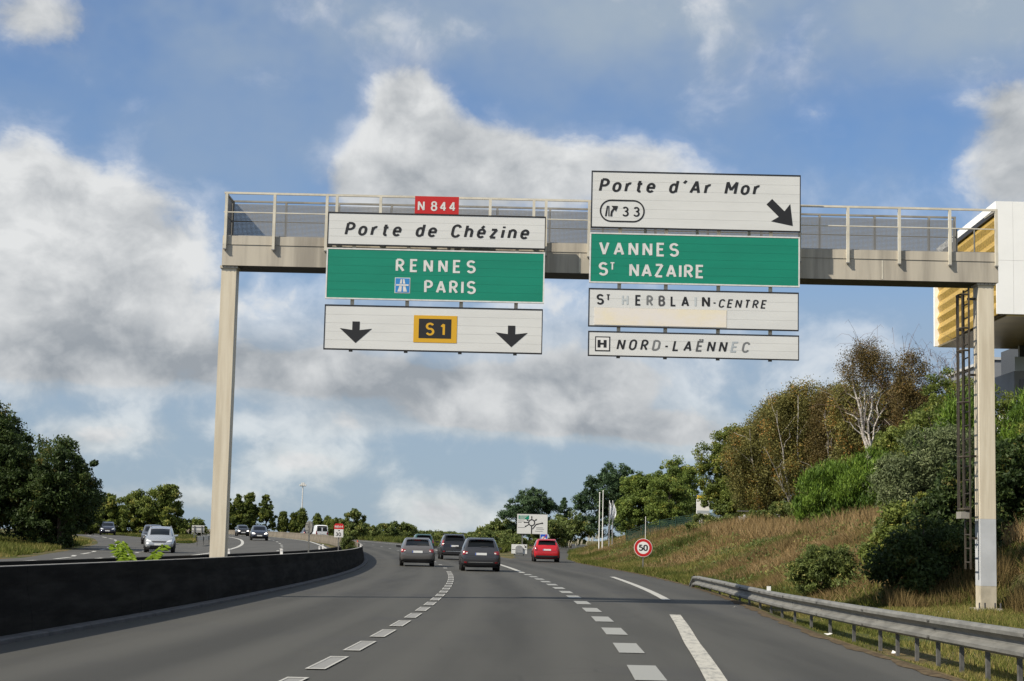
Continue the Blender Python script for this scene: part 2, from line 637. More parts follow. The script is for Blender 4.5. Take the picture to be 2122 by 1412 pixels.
s = 14.3
while s < 190:                                  # dashes between the two main lanes: a bright outline round an older dash
    L = 1.95
    d = line_piece('lane_dash', s, s + L, 0, 0, .19, M_PAINT_OLD if s < 60 else M_PAINT, road)
    if s < 75:
        for sg in (-1, 1):
            line_piece('dash_outline', s, s + L, sg * .088, sg * .088, .026, M_PAINT_EDGE, d, .012)
        for sb in (s, s + L - .12):
            line_piece('dash_outline', sb, sb + .12, 0, 0, .150, M_PAINT_EDGE, d, .012)
    s += 3.02 if s < 72 else 9.5
s = 12.6
while s < 76:                                   # broad dashes towards the exit lane
    line_piece('exit_dash', s, s + 2.1, 3.28, 3.28, .31, M_PAINT_DASH, road)
    s += 4.27
line_piece('solid_line', 77.2, 128, 3.28, 3.9, .24, M_PAINT_EDGE, road, .008, 2)
line_piece('solid_line', 128, 300, 3.9, 3.95, .22, M_PAINT_FAR, road, .008, 4)
# edge line swinging out along the exit lane
EDGELINE = [(8, 3.55), (15, 3.83), (24, 4.22), (33, 4.76), (43, 5.52), (50, 5.82), (60, 6.22), (72, 6.72), (90, 7.3), (112, 8.6)]
for a, b in ((10, 33.4), (42.6, 72.5)):
    n = 14
    mb = MB()
    for i in range(n + 1):
        q_ = a + (b - a) * i / n
        uu = lerp(EDGELINE, q_)
        mb.v += [tuple(at(q_, uu - .105, .010)), tuple(at(q_, uu + .105, .010))]
    mb.f = [(2 * i, 2 * i + 1, 2 * i + 3, 2 * i + 2) for i in range(n)]
    mb.build('edge_line', M_PAINT_EDGE if a > 40 else paint('scuffed road paint', (.37, .36, .32), .48), road)
line_piece('kerbside_line', 165, 300, -3.35, -3.35, .15, M_PAINT_FAR, road, .008, 4)
# opposite side
line_piece('solid_line', 60, 300, -13.4, -13.4, .26, M_PAINT_FAR, road2, .008, 3)
line_piece('solid_line', 60, 300, -6.5, -6.5, .24, M_PAINT_FAR, road2, .008, 3)
for k in range(20):
    line_piece('lane_dash', 62 + k * 10, 65 + k * 10, -10, -10, .2, M_PAINT_FAR, road2)
for k in range(16):
    q_ = 66 + k * 8.4
    line_piece('slip_dash', q_, q_ + (5.5 if k % 2 else 4), lerp(SLIP, q_), lerp(SLIP, q_ + 5), .22, M_PAINT_FAR, road2 if q_ < 146 else slip, .012)
for k in range(6):
    q_ = 70 + k * 7.5
    line_piece('merge_dash', q_, q_ + 3, -15.0 - k * .5, -15.2 - k * .5, .2, M_PAINT_FAR, road2)

# ---------------------------------------------------------------- concrete barriers and kerb
M_BARR = mat('shade-dark dirty concrete', (.0125, .012, .0115), .95, spec=.05, col2=(.026, .025, .023), vscale=2.2, stretch=(1, .25, 2.5), bump=.3, bscale=25)  # dirty concrete, near black because the shade is put into its colour
M_KERB = mat('kerb concrete', (.075, .075, .08), .85, vary=.35, vscale=3, bump=.2)
M_BARR2 = mat('sunlit barrier concrete', (.15, .13, .10), .85, vary=.4, vscale=1.2, stretch=(1, 1, .35), bump=.3)  # same barrier round the bend, sunlight on its face painted as a paler colour


def sweep(name, s_list, prof, m, u0=0.0, parent=None, joint=None):
    """a profile [(u,z)...] swept along the road"""
    mb = MB()
    k = len(prof)
    for s in s_list:
        for (u, z) in prof:
            p = at(s, u0 + u)
            x, y = p.x, p.y
            mb.v.append((x, y, zr(s) + (OPP if u0 < -4.9 else 0) + z))
    for i in range(len(s_list) - 1):
        for j in range(k - 1):
            mb.f.append((i * k + j, (i + 1) * k + j, (i + 1) * k + j + 1, i * k + j + 1))
    mb.f.append(tuple(range(k)))
    mb.f.append(tuple((len(s_list) - 1) * k + j for j in range(k - 1, -1, -1)))
    return mb.build(name, m, parent)


BPROF = [(-.18, -.1), (-.16, .25), (-.075, .62), (-.07, .86), (.07, .86), (.075, .62), (.16, .25), (.18, -.1)]
bs = lambda a, b, st=2.0: [a + (b - a) * i / max(1, int((b - a) / st)) for i in range(max(1, int((b - a) / st)) + 1)]
near_bar = thing('concrete_barrier', at(60, -4.35), 'long dirty concrete safety barrier, shade put into its dark colour, along the left edge of the near carriageway', 'barrier')
q_ = -8.0
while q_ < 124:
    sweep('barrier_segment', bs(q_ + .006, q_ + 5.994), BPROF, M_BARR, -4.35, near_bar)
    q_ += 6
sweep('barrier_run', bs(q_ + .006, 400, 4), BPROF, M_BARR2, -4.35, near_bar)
M_TOPLIT = mat('sunlit barrier top', (.20, .196, .186), .85, vary=.3, vscale=4)  # lighter colour stands in for sunlight along the top
sweep('lit_top_edge', bs(-8, 124), [(-.066, .855), (-.062, .868), (.062, .868), (.066, .855)], M_TOPLIT, -4.35, near_bar)
far_bar = thing('concrete_barrier', at(60, -5.5), 'second concrete barrier on the far side of the median strip', 'barrier')
q_ = 8.0
while q_ < 108:
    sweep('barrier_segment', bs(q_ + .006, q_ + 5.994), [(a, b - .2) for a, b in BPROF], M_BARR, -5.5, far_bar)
    q_ += 6
kb = thing('kerb', at(50, -4.0), 'grey concrete kerb at the foot of the near barrier', 'kerb')
q_ = 4.0
while q_ < 130:
    sweep('kerb_stone', bs(q_ + .008, q_ + 1.992, 2), [(-.17, -.05), (-.17, .062), (.0, .062), (.025, .045), (.03, -.05)], M_KERB, -3.98, kb)
    q_ += 2
tag(strip('gutter', bs(4, 130), lambda s: [-4.22, -4.14], .04, M_KERB), kind='structure')

# ---------------------------------------------------------------- guardrail on the right
M_GALV = mat('galvanised steel', (.17, .17, .158), .6, .15, vary=.35, vscale=5, stretch=(1, .4, 2))
M_POST = mat('galvanised post', (.12, .12, .115), .6, .2, vary=.4, vscale=8)
RAIL_X = [(10, 5.42), (18, 5.42), (25, 5.36), (33, 5.42), (42, 5.68), (47, 5.85), (57, 6.12), (58.5, 6.14)]
RAIL_Z = [(10, .53), (18, .51), (25, .47), (37, .42), (57, .40), (58.2, .10)]
WB = [(.0, .0), (.055, .008), (.08, .035), (.08, .075), (.0, .125), (.0, .175), (.08, .232), (.08, .272), (.055, .302), (.0, .31)]


def w_beam(ys, fx, fz, m, parent, flip=-1, name='rail'):
    mb = MB()
    k = len(WB)
    for y in ys:
        x, zt = fx(y), fz(y)
        for (a, b) in WB:
            mb.v.append((x + flip * a - (.0), y, zt - .31 + b))
        for (a, b) in reversed(WB):
            mb.v.append((x + flip * a + .006, y, zt - .31 + b))
    n = 2 * k
    for i in range(len(ys) - 1):
        for j in range(n):
            mb.f.append((i * n + j, (i + 1) * n + j, (i + 1) * n + (j + 1) % n, i * n + (j + 1) % n))
    return mb.build(name, m, parent, smooth=False)


gr = thing('guardrail', (5.6, 30, 0), 'galvanised steel guardrail along the right verge below the gantry', 'guardrail')
fx, fz = (lambda y: lerp(RAIL_X, y)), (lambda y: lerp(RAIL_Z, y))
yy = 10.0
while yy < 56:
    e = min(yy + 4, 57)
    w_beam([yy, (yy + e) / 2, e + .12], fx, (lambda y, o=(yy / 4 % 2): fz(y) + .002 * o), M_GALV, gr, name='rail')
    for dz in (.07, .24):
        for dy in (.03, .09):
            mb = MB()
            c = (fx(e) - .082 + (0 if dz < .1 else 0), e + dy, fz(e) - .31 + (.05 if dz < .1 else .26))
            mb.tube([(c[0] - .012, c[1], c[2]), (c[0] + .02, c[1], c[2])], .018, 6)
            mb.build('bolt', M_POST, gr)
    yy += 4
w_beam([57, 57.6, 58.2], fx, fz, M_GALV, gr, name='rail_end')
py = [11, 12, 13, 14, 15.2, 16.4, 17.5, 18.7, 19.9, 21.0, 22.1, 23.2, 24.3, 25.4, 27.4, 29.5, 31.4, 33.3, 35.2, 37.0, 39.0, 41.2, 43.4, 46, 49, 52, 55]
for y in py:
    x, zt = fx(y) + .03, fz(y)
    gz_ = gz(x, y)
    mb = MB()
    mb.box(x, x + .045, y - .03, y - .022, gz_ - .1, zt - .04)
    mb.box(x, x + .008, y - .022, y + .03, gz_ - .1, zt - .04)
    mb.box(x + .037, x + .045, y - .022, y + .03, gz_ - .1, zt - .041)
    po = mb.build('post', M_POST, gr)
    MB().box(x - .028, x - .001, y - .02, y + .02, zt - .22, zt - .09).build('spacer', M_POST, po)
mk = thing('reflector_marker', (fx(37), 37, fz(37)), 'small white reflector standing on top of the guardrail', 'marker')
MB().box(fx(37) - .04, fx(37) + .04, 36.98, 37.02, fz(37), fz(37) + .09).build('plate', mat('marker white', (.75, .75, .73), .5), mk)
MB().box(fx(37) - .012, fx(37) + .012, 37.021, 37.04, fz(37) - .1, fz(37) + .04).build('bracket', M_POST, mk)
# gore guardrail on the far side
gg = thing('guardrail', at(150, -17), 'distant guardrail round the grassy wedge beside the opposite carriageway', 'guardrail')
mb = MB()
for i in range(16):
    q_ = 138 + i * 6
    uu = lerp([(138, -16.6), (150, -16.2), (160, -15.6), (240, -15.2)], q_)
    p = at(q_, uu)
    mb.v += [(p.x, p.y, p.z + .42), (p.x, p.y, p.z + .75), (p.x + .06, p.y, p.z + .75), (p.x + .06, p.y, p.z + .42)]
    if i:
        o = (i - 1) * 4
        mb.f += [(o + j, o + 4 + j, o + 4 + (j + 1) % 4, o + (j + 1) % 4) for j in range(4)]
    MB().box(p.x + .07, p.x + .13, p.y - .03, p.y + .03, p.z - .1, p.z + .7).build('post', M_POST, gg)
mb.build('rail', mat('pale rail', (.55, .52, .45), .5, .3), gg)
# ---------------------------------------------------------------- sign gantry
M_COLP = mat('cream painted steel', (.62, .565, .45), .5, col2=(.50, .44, .335), vscale=1.3, stretch=(5, 5, .35))
M_COLG = mat('pale grey repaint', (.47, .49, .51), .6, vary=.15, vscale=2)
M_COLD = mat('concrete plinth grey', (.42, .40, .35), .8, vary=.3, vscale=3)
M_BEAM = mat('weathered beam steel', (.47, .43, .355), .55, .0, col2=(.27, .245, .205), vscale=1.6, stretch=(1.6, 1, .12))
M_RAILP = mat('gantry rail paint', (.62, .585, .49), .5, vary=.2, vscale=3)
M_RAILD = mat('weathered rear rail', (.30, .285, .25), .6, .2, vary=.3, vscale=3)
M_MESH = mat('perforated sheet steel', (.24, .24, .235), .6, .3)
M_LADD = mat('dark ladder steel', (.07, .058, .043), .6, .3, vary=.4, vscale=6)
GY, GB = 38.0, 38.86           # front and back of the beam
BX0, BX1 = -6.46, 10.73
ga = thing('sign_gantry', (2.1, 38.4, 0), 'cream steel sign gantry with walkway spanning the near carriageway', 'gantry')
# columns
cl = MB().box(-6.47, -6.14, 38.06, 38.48, .0, 7.2).build('column', M_COLP, ga)
MB().box(-6.55, -6.06, 37.98, 38.56, .0, .06).build('base_plate', M_POST, cl)
MB().box(-6.50, -6.11, 38.03, 38.51, 7.2, 7.255).build('cap_plate', M_BEAM, cl)
cr = MB().box(10.30, 10.64, 38.06, 38.50, 2.05, 7.2).build('column', M_COLP, ga)
MB().box(10.30, 10.64, 38.06, 38.50, .60, 2.048).build('repainted_band', M_COLG, cr)
MB().box(10.302, 10.638, 38.062, 38.498, -.1, .598).build('lower_shaft', mat('bare column foot', (.46, .415, .32), .7, vary=.3, vscale=3), cr)
ft = MB().box(10.20, 10.74, 37.95, 38.60, -.1, .12)
ft.build('footing', M_COLD, cr)
for bx in (10.24, 10.36, 10.58, 10.70):
    MB().tube([(bx, 37.97, .11), (bx, 37.97, .24)], .018, 6).build('anchor_bolt', M_KERB, cr)
MB().box(10.27, 10.67, 38.03, 38.53, 7.2, 7.255).build('cap_plate', M_BEAM, cr)
for cx in (-6.305, 10.47):
    for dx in (-.13, -.045, .045, .13):
        MB().tube([(cx + dx, 38.012, 7.227), (cx + dx, 38.029, 7.227)], .014, 6).build('flange_bolt', M_POST, ga)
MB().tube([(10.655, 38.30, .5), (10.655, 38.30, 7.2)], .014, 6).build('cable_conduit', M_GALV, ga)
# beam: lower box and the upper lip that carries the walkway
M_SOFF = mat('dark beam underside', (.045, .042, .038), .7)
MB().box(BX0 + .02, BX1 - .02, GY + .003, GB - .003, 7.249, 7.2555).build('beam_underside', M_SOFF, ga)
bm_ = MB().box(BX0, BX1, GY, GB, 7.256, 7.715).build('beam', M_BEAM, ga)
MB().box(BX0, BX1, GY - .012, GB + .012, 7.722, 7.92).build('beam_lip', M_BEAM, bm_)
MB().box(BX0 + .01, BX1 - .01, GY + .012, GB - .012, 7.714, 7.723).build('shadow_gap', M_MESH, bm_)
for x in (-1.6, 1.45, 8.15):
    MB().box(x, x + .025, GY - .004, GY - .0005, 7.28, 7.70).build('splice_seam', M_RAILP, bm_)
MB().box(BX0 + .05, BX1 - .05, GY + .06, GB - .06, 7.921, 7.945).build('walkway', M_MESH, bm_)
# railings
FP = [-6.40, -5.33, -4.17, -3.95, -2.98, -1.85, -.55, .42, .69, 1.65, 2.9, 4.05, 5.2, 6.32, 7.39, 8.53, 9.65, 10.68]
for x in FP:
    bottom = 7.63 if x not in (-3.95, -2.98, -1.85, -.55, .42) else 7.78
    p = MB().box(x - .03, x + .03, GY - .075, GY - .015, bottom, 8.85).build('railing_post', M_RAILP, ga)
    if bottom < 7.7:
        MB().box(x - .034, x + .034, GY - .079, GY - .012, bottom - .025, bottom - .001).build('post_cap', M_MESH, p)
for k, (z, hgt, m) in enumerate(((8.852, .045, M_RAILP), (8.43, .022, M_RAILP))):
    MB().box(BX0 + .01, 10.71, GY - .072, GY - .018 if k == 0 else GY - .05, z, z + hgt).build('handrail' if k == 0 else 'knee_rail', m, ga)
BP = [-6.40, -5.2, -4.0, -2.8, -1.6, -.4, .8, 2.0, 3.2, 4.4, 5.6, 6.93, 8.18, 9.42, 10.0]
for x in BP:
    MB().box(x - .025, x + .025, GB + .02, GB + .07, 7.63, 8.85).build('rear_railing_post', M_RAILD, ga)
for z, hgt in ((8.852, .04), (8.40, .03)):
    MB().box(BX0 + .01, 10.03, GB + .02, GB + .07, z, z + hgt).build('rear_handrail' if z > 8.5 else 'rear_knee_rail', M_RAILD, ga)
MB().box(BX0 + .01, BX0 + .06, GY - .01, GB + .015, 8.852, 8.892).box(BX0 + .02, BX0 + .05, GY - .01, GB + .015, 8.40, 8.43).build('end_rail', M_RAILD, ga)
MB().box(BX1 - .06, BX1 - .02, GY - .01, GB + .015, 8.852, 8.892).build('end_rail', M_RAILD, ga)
MB().box(BX0 + .02, BX0 + .04, GY + .02, GB, 7.95, 8.83).build('end_plate', M_MESH, ga)
# perforated infill of the rear railing: crossing strips
mb = MB()
yb = GB + .012
x = BX0 + .05
while x < 10.0:
    mb.add([(x, yb, 7.93), (x + .0165, yb, 7.93), (x + .0165, yb, 8.80), (x, yb, 8.80)], [(0, 1, 2, 3)])
    x += .029
z = 7.95
while z < 8.8:
    mb.add([(BX0 + .05, yb + .004, z), (9.98, yb + .004, z), (9.98, yb + .004, z + .0165), (BX0 + .05, yb + .004, z + .0165)], [(0, 1, 2, 3)])
    z += .029
inf = mb.build('perforated_infill', M_MESH, ga)
# gate frame at the ladder head
for x in (10.05, 10.45):
    MB().tube([(x, GB + .05, 7.93), (x, GB + .05, 8.62)], .018, 6).build('gate_post', M_GALV, ga)
MB().tube([(10.05, GB + .05, 8.62), (10.45, GB + .05, 8.62)], .018, 6).build('gate_rail', M_GALV, ga)
# ladder with safety cage on the inner side of the right column
lad = MB()
for y in (38.12, 38.56):
    lad.box(10.085, 10.115, y - .03, y + .03, .95, 7.15)
lad = lad.build('ladder', M_LADD, ga)
z = 1.1
while z < 7.1:
    MB().tube([(10.10, 38.15, z), (10.10, 38.53, z)], .016, 6).build('rung', M_LADD, lad)
    z += .30
cage = MB()
for (x, y) in ((9.96, 38.16), (9.91, 38.28), (9.91, 38.42), (9.96, 38.55)):
    cage.box(x - .012, x + .012, y - .02, y + .02, 2.25, 7.02)
cage.build('cage_bar', M_LADD, lad)
for z in (2.25, 3.4, 4.6, 5.75, 6.25, 7.0):
    MB().tube([(10.1, 38.12, z), (9.97, 38.13, z), (9.915, 38.25, z), (9.915, 38.45, z), (9.97, 38.56, z), (10.1, 38.56, z)], .022, 6).build('cage_hoop', M_LADD, lad)
for z in (1.6, 3.4, 5.2, 6.9):
    MB().box(10.118, 10.298, 38.30, 38.34, z, z + .05).build('ladder_bracket', M_LADD, lad)
MB().box(9.90, 10.12, 38.14, 38.54, 2.05, 2.20).build('ladder_lock_plate', M_RAILD, lad)

# ---------------------------------------------------------------- stroke lettering
def arc(cx, cy, rx, ry, a0, a1, n=10):
    return [(cx + rx * math.cos(rad(a0 + (a1 - a0) * i / n)), cy + ry * math.sin(rad(a0 + (a1 - a0) * i / n))) for i in range(n + 1)]


def stad(w, h, r, y0=0):
    return arc(w / 2, y0 + h - r, w / 2, r, 0, 180) + arc(w / 2, y0 + r, w / 2, r, 180, 360) + [(w, y0 + h - r)]


_e = [(.03, .35), (.40, .35)] + arc(.21, .42, .21, .27, -5, 180)[1:] + arc(.21, .27, .21, .27, 180, 322)
GL = {
 'A': (.56, [[(0, 0), (.28, 1), (.56, 0)], [(.11, .29), (.45, .29)]]),
 'B': (.47, [[(0, 0), (0, 1)], [(0, 1), (.22, 1)] + arc(.22, .77, .21, .23, 90, -90) + [(0, .54)], [(0, .54), (.23, .54)] + arc(.23, .27, .24, .27, 90, -90) + [(0, 0)]]),
 'C': (.48, [arc(.25, .70, .25, .30, 20, 180) + arc(.25, .30, .25, .30, 180, 340)]),
 'D': (.50, [[(0, 0), (0, 1)], [(0, 1), (.20, 1)] + arc(.20, .68, .30, .32, 90, 0) + arc(.20, .32, .30, .32, 0, -90) + [(0, 0)]]),
 'E': (.42, [[(.42, 1), (0, 1), (0, 0), (.42, 0)], [(0, .52), (.36, .52)]]),
 'H': (.48, [[(0, 0), (0, 1)], [(.48, 0), (.48, 1)], [(0, .51), (.48, .51)]]),
 'I': (.0, [[(0, 0), (0, 1)]]),
 'L': (.40, [[(0, 1), (0, 0), (.40, 0)]]),
 'M': (.64, [[(0, 0), (0, 1), (.32, .30), (.64, 1), (.64, 0)]]),
 'N': (.50, [[(0, 0), (0, 1), (.50, 0), (.50, 1)]]),
 'O': (.50, [stad(.50, 1, .32)]),
 'P': (.45, [[(0, 0), (0, 1)], [(0, 1), (.20, 1)] + arc(.20, .73, .25, .27, 90, -90) + [(0, .46)]]),
 'R': (.47, [[(0, 0), (0, 1)], [(0, 1), (.20, 1)] + arc(.20, .74, .24, .26, 90, -90) + [(0, .48)], [(.20, .48), (.47, 0)]]),
 'S': (.48, [arc(.24, .755, .235, .245, 25, 250, 12) + arc(.24, .265, .245, .265, 75, -155, 12)]),
 'T': (.46, [[(0, 1), (.46, 1)], [(.23, 1), (.23, 0)]]),
 'V': (.54, [[(0, 1), (.27, 0), (.54, 1)]]),
 'Z': (.46, [[(0, 1), (.46, 1), (0, 0), (.46, 0)]]),
 'd': (.40, [[(.40, 0), (.40, 1)], arc(.20, .42, .20, .27, 10, 180) + arc(.20, .27, .20, .27, 180, 350)]),
 'e': (.42, [_e]), 'é': (.42, [_e, [(.17, .80), (.31, 1.0)]]),
 'h': (.40, [[(0, 0), (0, 1)], [(0, .44)] + arc(.20, .45, .20, .24, 170, 0) + [(.40, 0)]]),
 'i': (.0, [[(0, 0), (0, .69)], [(0, .86), (0, 1.0)]]),
 'n': (.40, [[(0, 0), (0, .69)], [(0, .44)] + arc(.20, .45, .20, .24, 170, 0) + [(.40, 0)]]),
 'o': (.42, [stad(.42, .69, .26)]),
 'r': (.27, [[(0, 0), (0, .69)], [(0, .42)] + arc(.22, .42, .20, .27, 170, 75)]),
 't': (.32, [[(.13, .93), (.13, .16)] + arc(.27, .15, .14, .15, 190, 290, 5), [(0, .67), (.32, .67)]]),
 'z': (.36, [[(0, .69), (.36, .69), (0, 0), (.36, 0)]]),
 '´': (.14, [[(0, .80), (.14, 1.04)]]),
 '-': (.22, [[(0, .40), (.22, .40)]]),
 '0': (.46, [stad(.46, 1, .30)]),
 '1': (.20, [[(0, .74), (.18, .96), (.18, 0)]]),
 '3': (.46, [arc(.22, .765, .21, .235, 155, -80, 12) + arc(.22, .265, .24, .265, 80, -155, 12)]),
 '4': (.50, [[(.36, 0), (.36, 1.0)], [(.36, 1.0), (0, .27), (.52, .27)]]),
 '5': (.46, [[(.42, 1), (.08, 1), (.05, .54)] + arc(.21, .315, .25, .315, 125, -150, 14)]),
 '8': (.46, [stad(.40, .47, .235, .53), stad(.46, .53, .265)]),
 'Ë': (.42, [[(.42, 1), (0, 1), (0, 0), (.42, 0)], [(0, .52), (.36, .52)], [(.10, 1.15), (.10, 1.27)], [(.32, 1.15), (.32, 1.27)]]),
}
GL['8'][1][0] = [(x + .03, y) for x, y in GL['8'][1][0]]


def stroke(mb, pts, t, tf, y):
    """one pen stroke as a mitred ribbon; tf maps glyph units to the board"""
    P = [Vector(p) for p in pts]
    for i in range(1, len(P) - 1):                      # sharp corners become two strokes
        a, b = P[i] - P[i - 1], P[i + 1] - P[i]
        if a.length > 1e-4 and b.length > 1e-4 and a.normalized().dot(b.normalized()) < -.30:
            stroke(mb, [tuple(p) for p in P[:i + 1]], t, tf, y)
            stroke(mb, [tuple(p) for p in P[i:]], t, tf, y - .0003)
            return
    Q = [P[0]]
    for p in P[1:]:
        if (p - Q[-1]).length > 1e-4:
            Q.append(p)
    closed = (Q[0] - Q[-1]).length < 1e-3
    if closed:
        Q = Q[:-1]
    n = len(Q)
    vs = []
    for i in range(n):
        a = Q[(i - 1) % n] if (closed or i > 0) else None
        b = Q[(i + 1) % n] if (closed or i < n - 1) else None
        d1 = (Q[i] - a).normalized() if a is not None else None
        d2 = (b - Q[i]).normalized() if b is not None else None
        d1 = d1 or d2
        d2 = d2 or d1
        n1, n2 = Vector((-d1.y, d1.x)), Vector((-d2.y, d2.x))
        m = n1 + n2
        m = m.normalized() if m.length > 1e-6 else n1
        k = 1 / max(.42, m.dot(n1))
        for sg in (1, -1):
            q = Q[i] + m * (sg * t / 2 * k)
            X, Z = tf(q.x, q.y)
            vs.append((X, y, Z))
    fs = [(2 * i, 2 * i + 1, 2 * ((i + 1) % n) + 1, 2 * ((i + 1) % n)) for i in range(n if closed else n - 1)]
    mb.add(vs, fs)


def text_into(get_mb, txt, x0, x1, zb, cap, y, t=.17, ital=0.0, squeeze=1.0, space=.45):
    """letters spread evenly from x0 to x1; get_mb(i, ch) returns the mesh builder of a letter"""
    body = sum((GL[c][0] * squeeze + t) if c != ' ' else space for c in txt)
    gaps = len(txt) - 1
    gap = ((x1 - x0) / cap - body - ital * .6) / max(1, gaps)
    pen = 0.0
    for i, c in enumerate(txt):
        if c != ' ':
            w, strokes = GL[c]
            mb = get_mb(i, c)

            def tf(gx, gy, pen=pen):
                yy_ = t / 2 + gy * (1 - t)
                return x0 + cap * (pen + t / 2 + gx * squeeze + ital * yy_), zb + cap * yy_
            for k, st in enumerate(strokes):
                stroke(mb, st, t, tf, y - .0006 * k)
        pen += ((GL[c][0] * squeeze + t) if c != ' ' else space) + gap


def letters(parent, txt, x0, x1, zb, cap, y, m, name='lettering', fade=None, **kw):
    words, extra = {}, {}

    def pick(i, c):
        if fade and i in fade:
            return extra.setdefault(i, MB())
        return words.setdefault(txt[:i].count(' '), MB())
    text_into(pick, txt, x0, x1, zb, cap, y, **kw)
    for mb in words.values():
        mb.build(name, m, parent)
    for i, mb in extra.items():
        tag(mb.build('faded_letter', fade[i], parent), 'weathered letter bleached to grey')


M_WHITE = mat('white sign sheeting', (.63, .64, .63), .42, vary=.06, vscale=1.6, stretch=(.5, 1, 2))
M_GREEN = mat('green sign sheeting', (.001, .215, .135), .42, vary=.10, vscale=1.5, stretch=(.5, 1, 2))
M_RED = mat('red sign sheeting', (.47, .014, .014), .45)
M_YELL = mat('yellow sign sheeting', (.60, .34, .016), .45)
M_BLACK = mat('black sign print', (.012, .012, .014), .5)
M_BLUE = mat('blue sign sheeting', (.03, .21, .52), .45)
M_FADE1 = mat('grey faded print', (.16, .165, .17), .5)
M_FADE2 = mat('pale faded print', (.36, .40, .43), .5)
M_FADE3 = mat('very pale faded print', (.47, .51, .53), .5)
M_LET = mat('white sign letters', (.66, .66, .645), .45, vary=.16, vscale=9)
M_BACK = mat('aluminium sign back', (.33, .33, .33), .5, .5)
SY = 37.56                       # front of the boards


def sign_board(name, label, x0, x1, z0, z1, m, frame, planks, fw=.028, side=.02, edge=None):
    root = thing(name, ((x0 + x1) / 2, SY, z0), label, 'road sign')
    h = (z1 - z0 - 2 * fw) / planks
    for i in range(planks):
        a = z0 + fw + i * h
        MB().box(x0 + side, x1 - side, SY, SY + .009, a + .0013, a + h - .0013).build('board_plank', m, root)
    MB().box(x0 + .005, x1 - .005, SY + .010, SY + .05, z0 + .005, z1 - .005).build('backing', m, root)
    f = MB()
    f.box(x0, x1, SY - .006, SY + .055, z1 - fw, z1)
    f.box(x0, x1, SY - .006, SY + .055, z0, z0 + fw)
    f.box(x0, x0 + side, SY - .0055, SY + .0545, z0 + fw, z1 - fw)
    f.box(x1 - side, x1, SY - .0055, SY + .0545, z0 + fw, z1 - fw)
    f.build('frame', frame, root)
    return root


YL = SY - .004


def brackets(root, xs, z0, z1):
    for x in xs:
        MB().box(x - .04, x + .04, SY + .058, SY + .10, z0 - .10, z1 + .12).build('hanger', M_COLP, root)


BL, BR = (-3.51, -2.31, -1.13, .07), (2.32, 3.34, 4.49, 5.63)
sg = sign_board('direction_sign', 'white sign reading Porte de Chézine under the small red plate', -4.10, .685, 7.69, 8.425, M_WHITE, M_BLACK, 4)
letters(sg, 'Porte de Chézine', -3.73, .335, 7.905, .31, YL, M_BLACK, t=.190, ital=.20)
brackets(sg, BL + (-1.35,), 7.62, 7.69)
for x in (-3.9, .45):
    MB().box(x - .05, x + .05, SY + .06, GY - .08, 7.80, 7.86).build('stand_off', M_BACK, sg)
sg = thing('route_plate', (-1.7, SY, 8.44), 'small red plate numbered N 844 above the left signs', 'road sign')
MB().box(-2.20, -1.235, SY, SY + .03, 8.432, 8.82).build('plate', M_RED, sg)
letters(sg, 'N 844', -2.135, -1.30, 8.49, .225, YL, M_LET, t=.17, space=.14)
MB().box(-1.95, -1.90, SY + .031, SY + .06, 8.30, 8.78).build('bracket', M_BACK, sg)
sg = sign_board('direction_sign', 'green sign reading RENNES and PARIS with motorway symbol', -4.10, .68, 6.50, 7.63, M_GREEN, M_LET, 6, .03, .03)
letters(sg, 'RENNES', -2.58, -.83, 7.122, .30, YL, M_LET, t=.185)
letters(sg, 'PARIS', -1.945, -.815, 6.665, .30, YL, M_LET, t=.185)
sm = MB().box(-2.588, -2.252, SY - .004, SY - .001, 6.657, 7.0).build('motorway_symbol', M_LET, sg)
MB().box(-2.573, -2.267, SY - .007, SY - .0045, 6.672, 6.985).build('blue_field', M_BLUE, sm)
mb = MB()
for sg_ in (-1, 1):
    cx = -2.42
    for a, b in (((.020, 6.69), (.012, 6.81)), ((.012, 6.865), (.008, 6.965))):
        w0, w1 = (.085, .055) if a[1] < 6.8 else (.05, .032)
        mb.add([(cx + sg_ * a[0], SY - .010, a[1]), (cx + sg_ * (a[0] + w0), SY - .010, a[1]), (cx + sg_ * (b[0] + w1), SY - .010, b[1]), (cx + sg_ * b[0], SY - .010, b[1])], [(0, 1, 2, 3)])
mb.add([(-2.555, SY - .0105, 6.818), (-2.285, SY - .0105, 6.818), (-2.285, SY - .0105, 6.853), (-2.555, SY - .0105, 6.853)], [(0, 1, 2, 3)])
mb.build('white_road_mark', M_LET, sm)
brackets(sg, BL, 6.40, 6.50)
sg = sign_board('lane_sign', 'white sign with two black down arrows and yellow S1 panel', -4.10, .66, 5.385, 6.375, M_WHITE, M_BLACK, 5)
pl = MB().box(-2.149, -1.205, SY - .006, SY - .0035, 5.585, 6.18).build('yellow_panel', M_YELL, sg)
MB().box(-2.037, -1.33, SY - .009, SY - .0065, 5.68, 6.105).build('black_field', M_BLACK, pl)
letters(pl, 'S1', -1.885, -1.46, 5.735, .29, SY - .0105, M_YELL, t=.17, name='digits')
for cx, z0 in ((-3.405, 5.54), (-.015, 5.525)):
    mb = MB()
    mb.v = [(cx + a, YL, z0 + b) for a, b in ((-.08, .472), (.08, .472), (.08, .285), (.352, .32), (0, 0), (-.352, .32), (-.08, .285))]
    mb.f = [(0, 1, 2, 6), (2, 3, 4), (6, 2, 4), (6, 4, 5)]
    mb.build('down_arrow', M_BLACK, sg)
for x in BL:
    MB().box(x - .04, x + .04, SY + .058, SY + .10, 5.355, 5.45).build('hanger', M_MESH, sg)
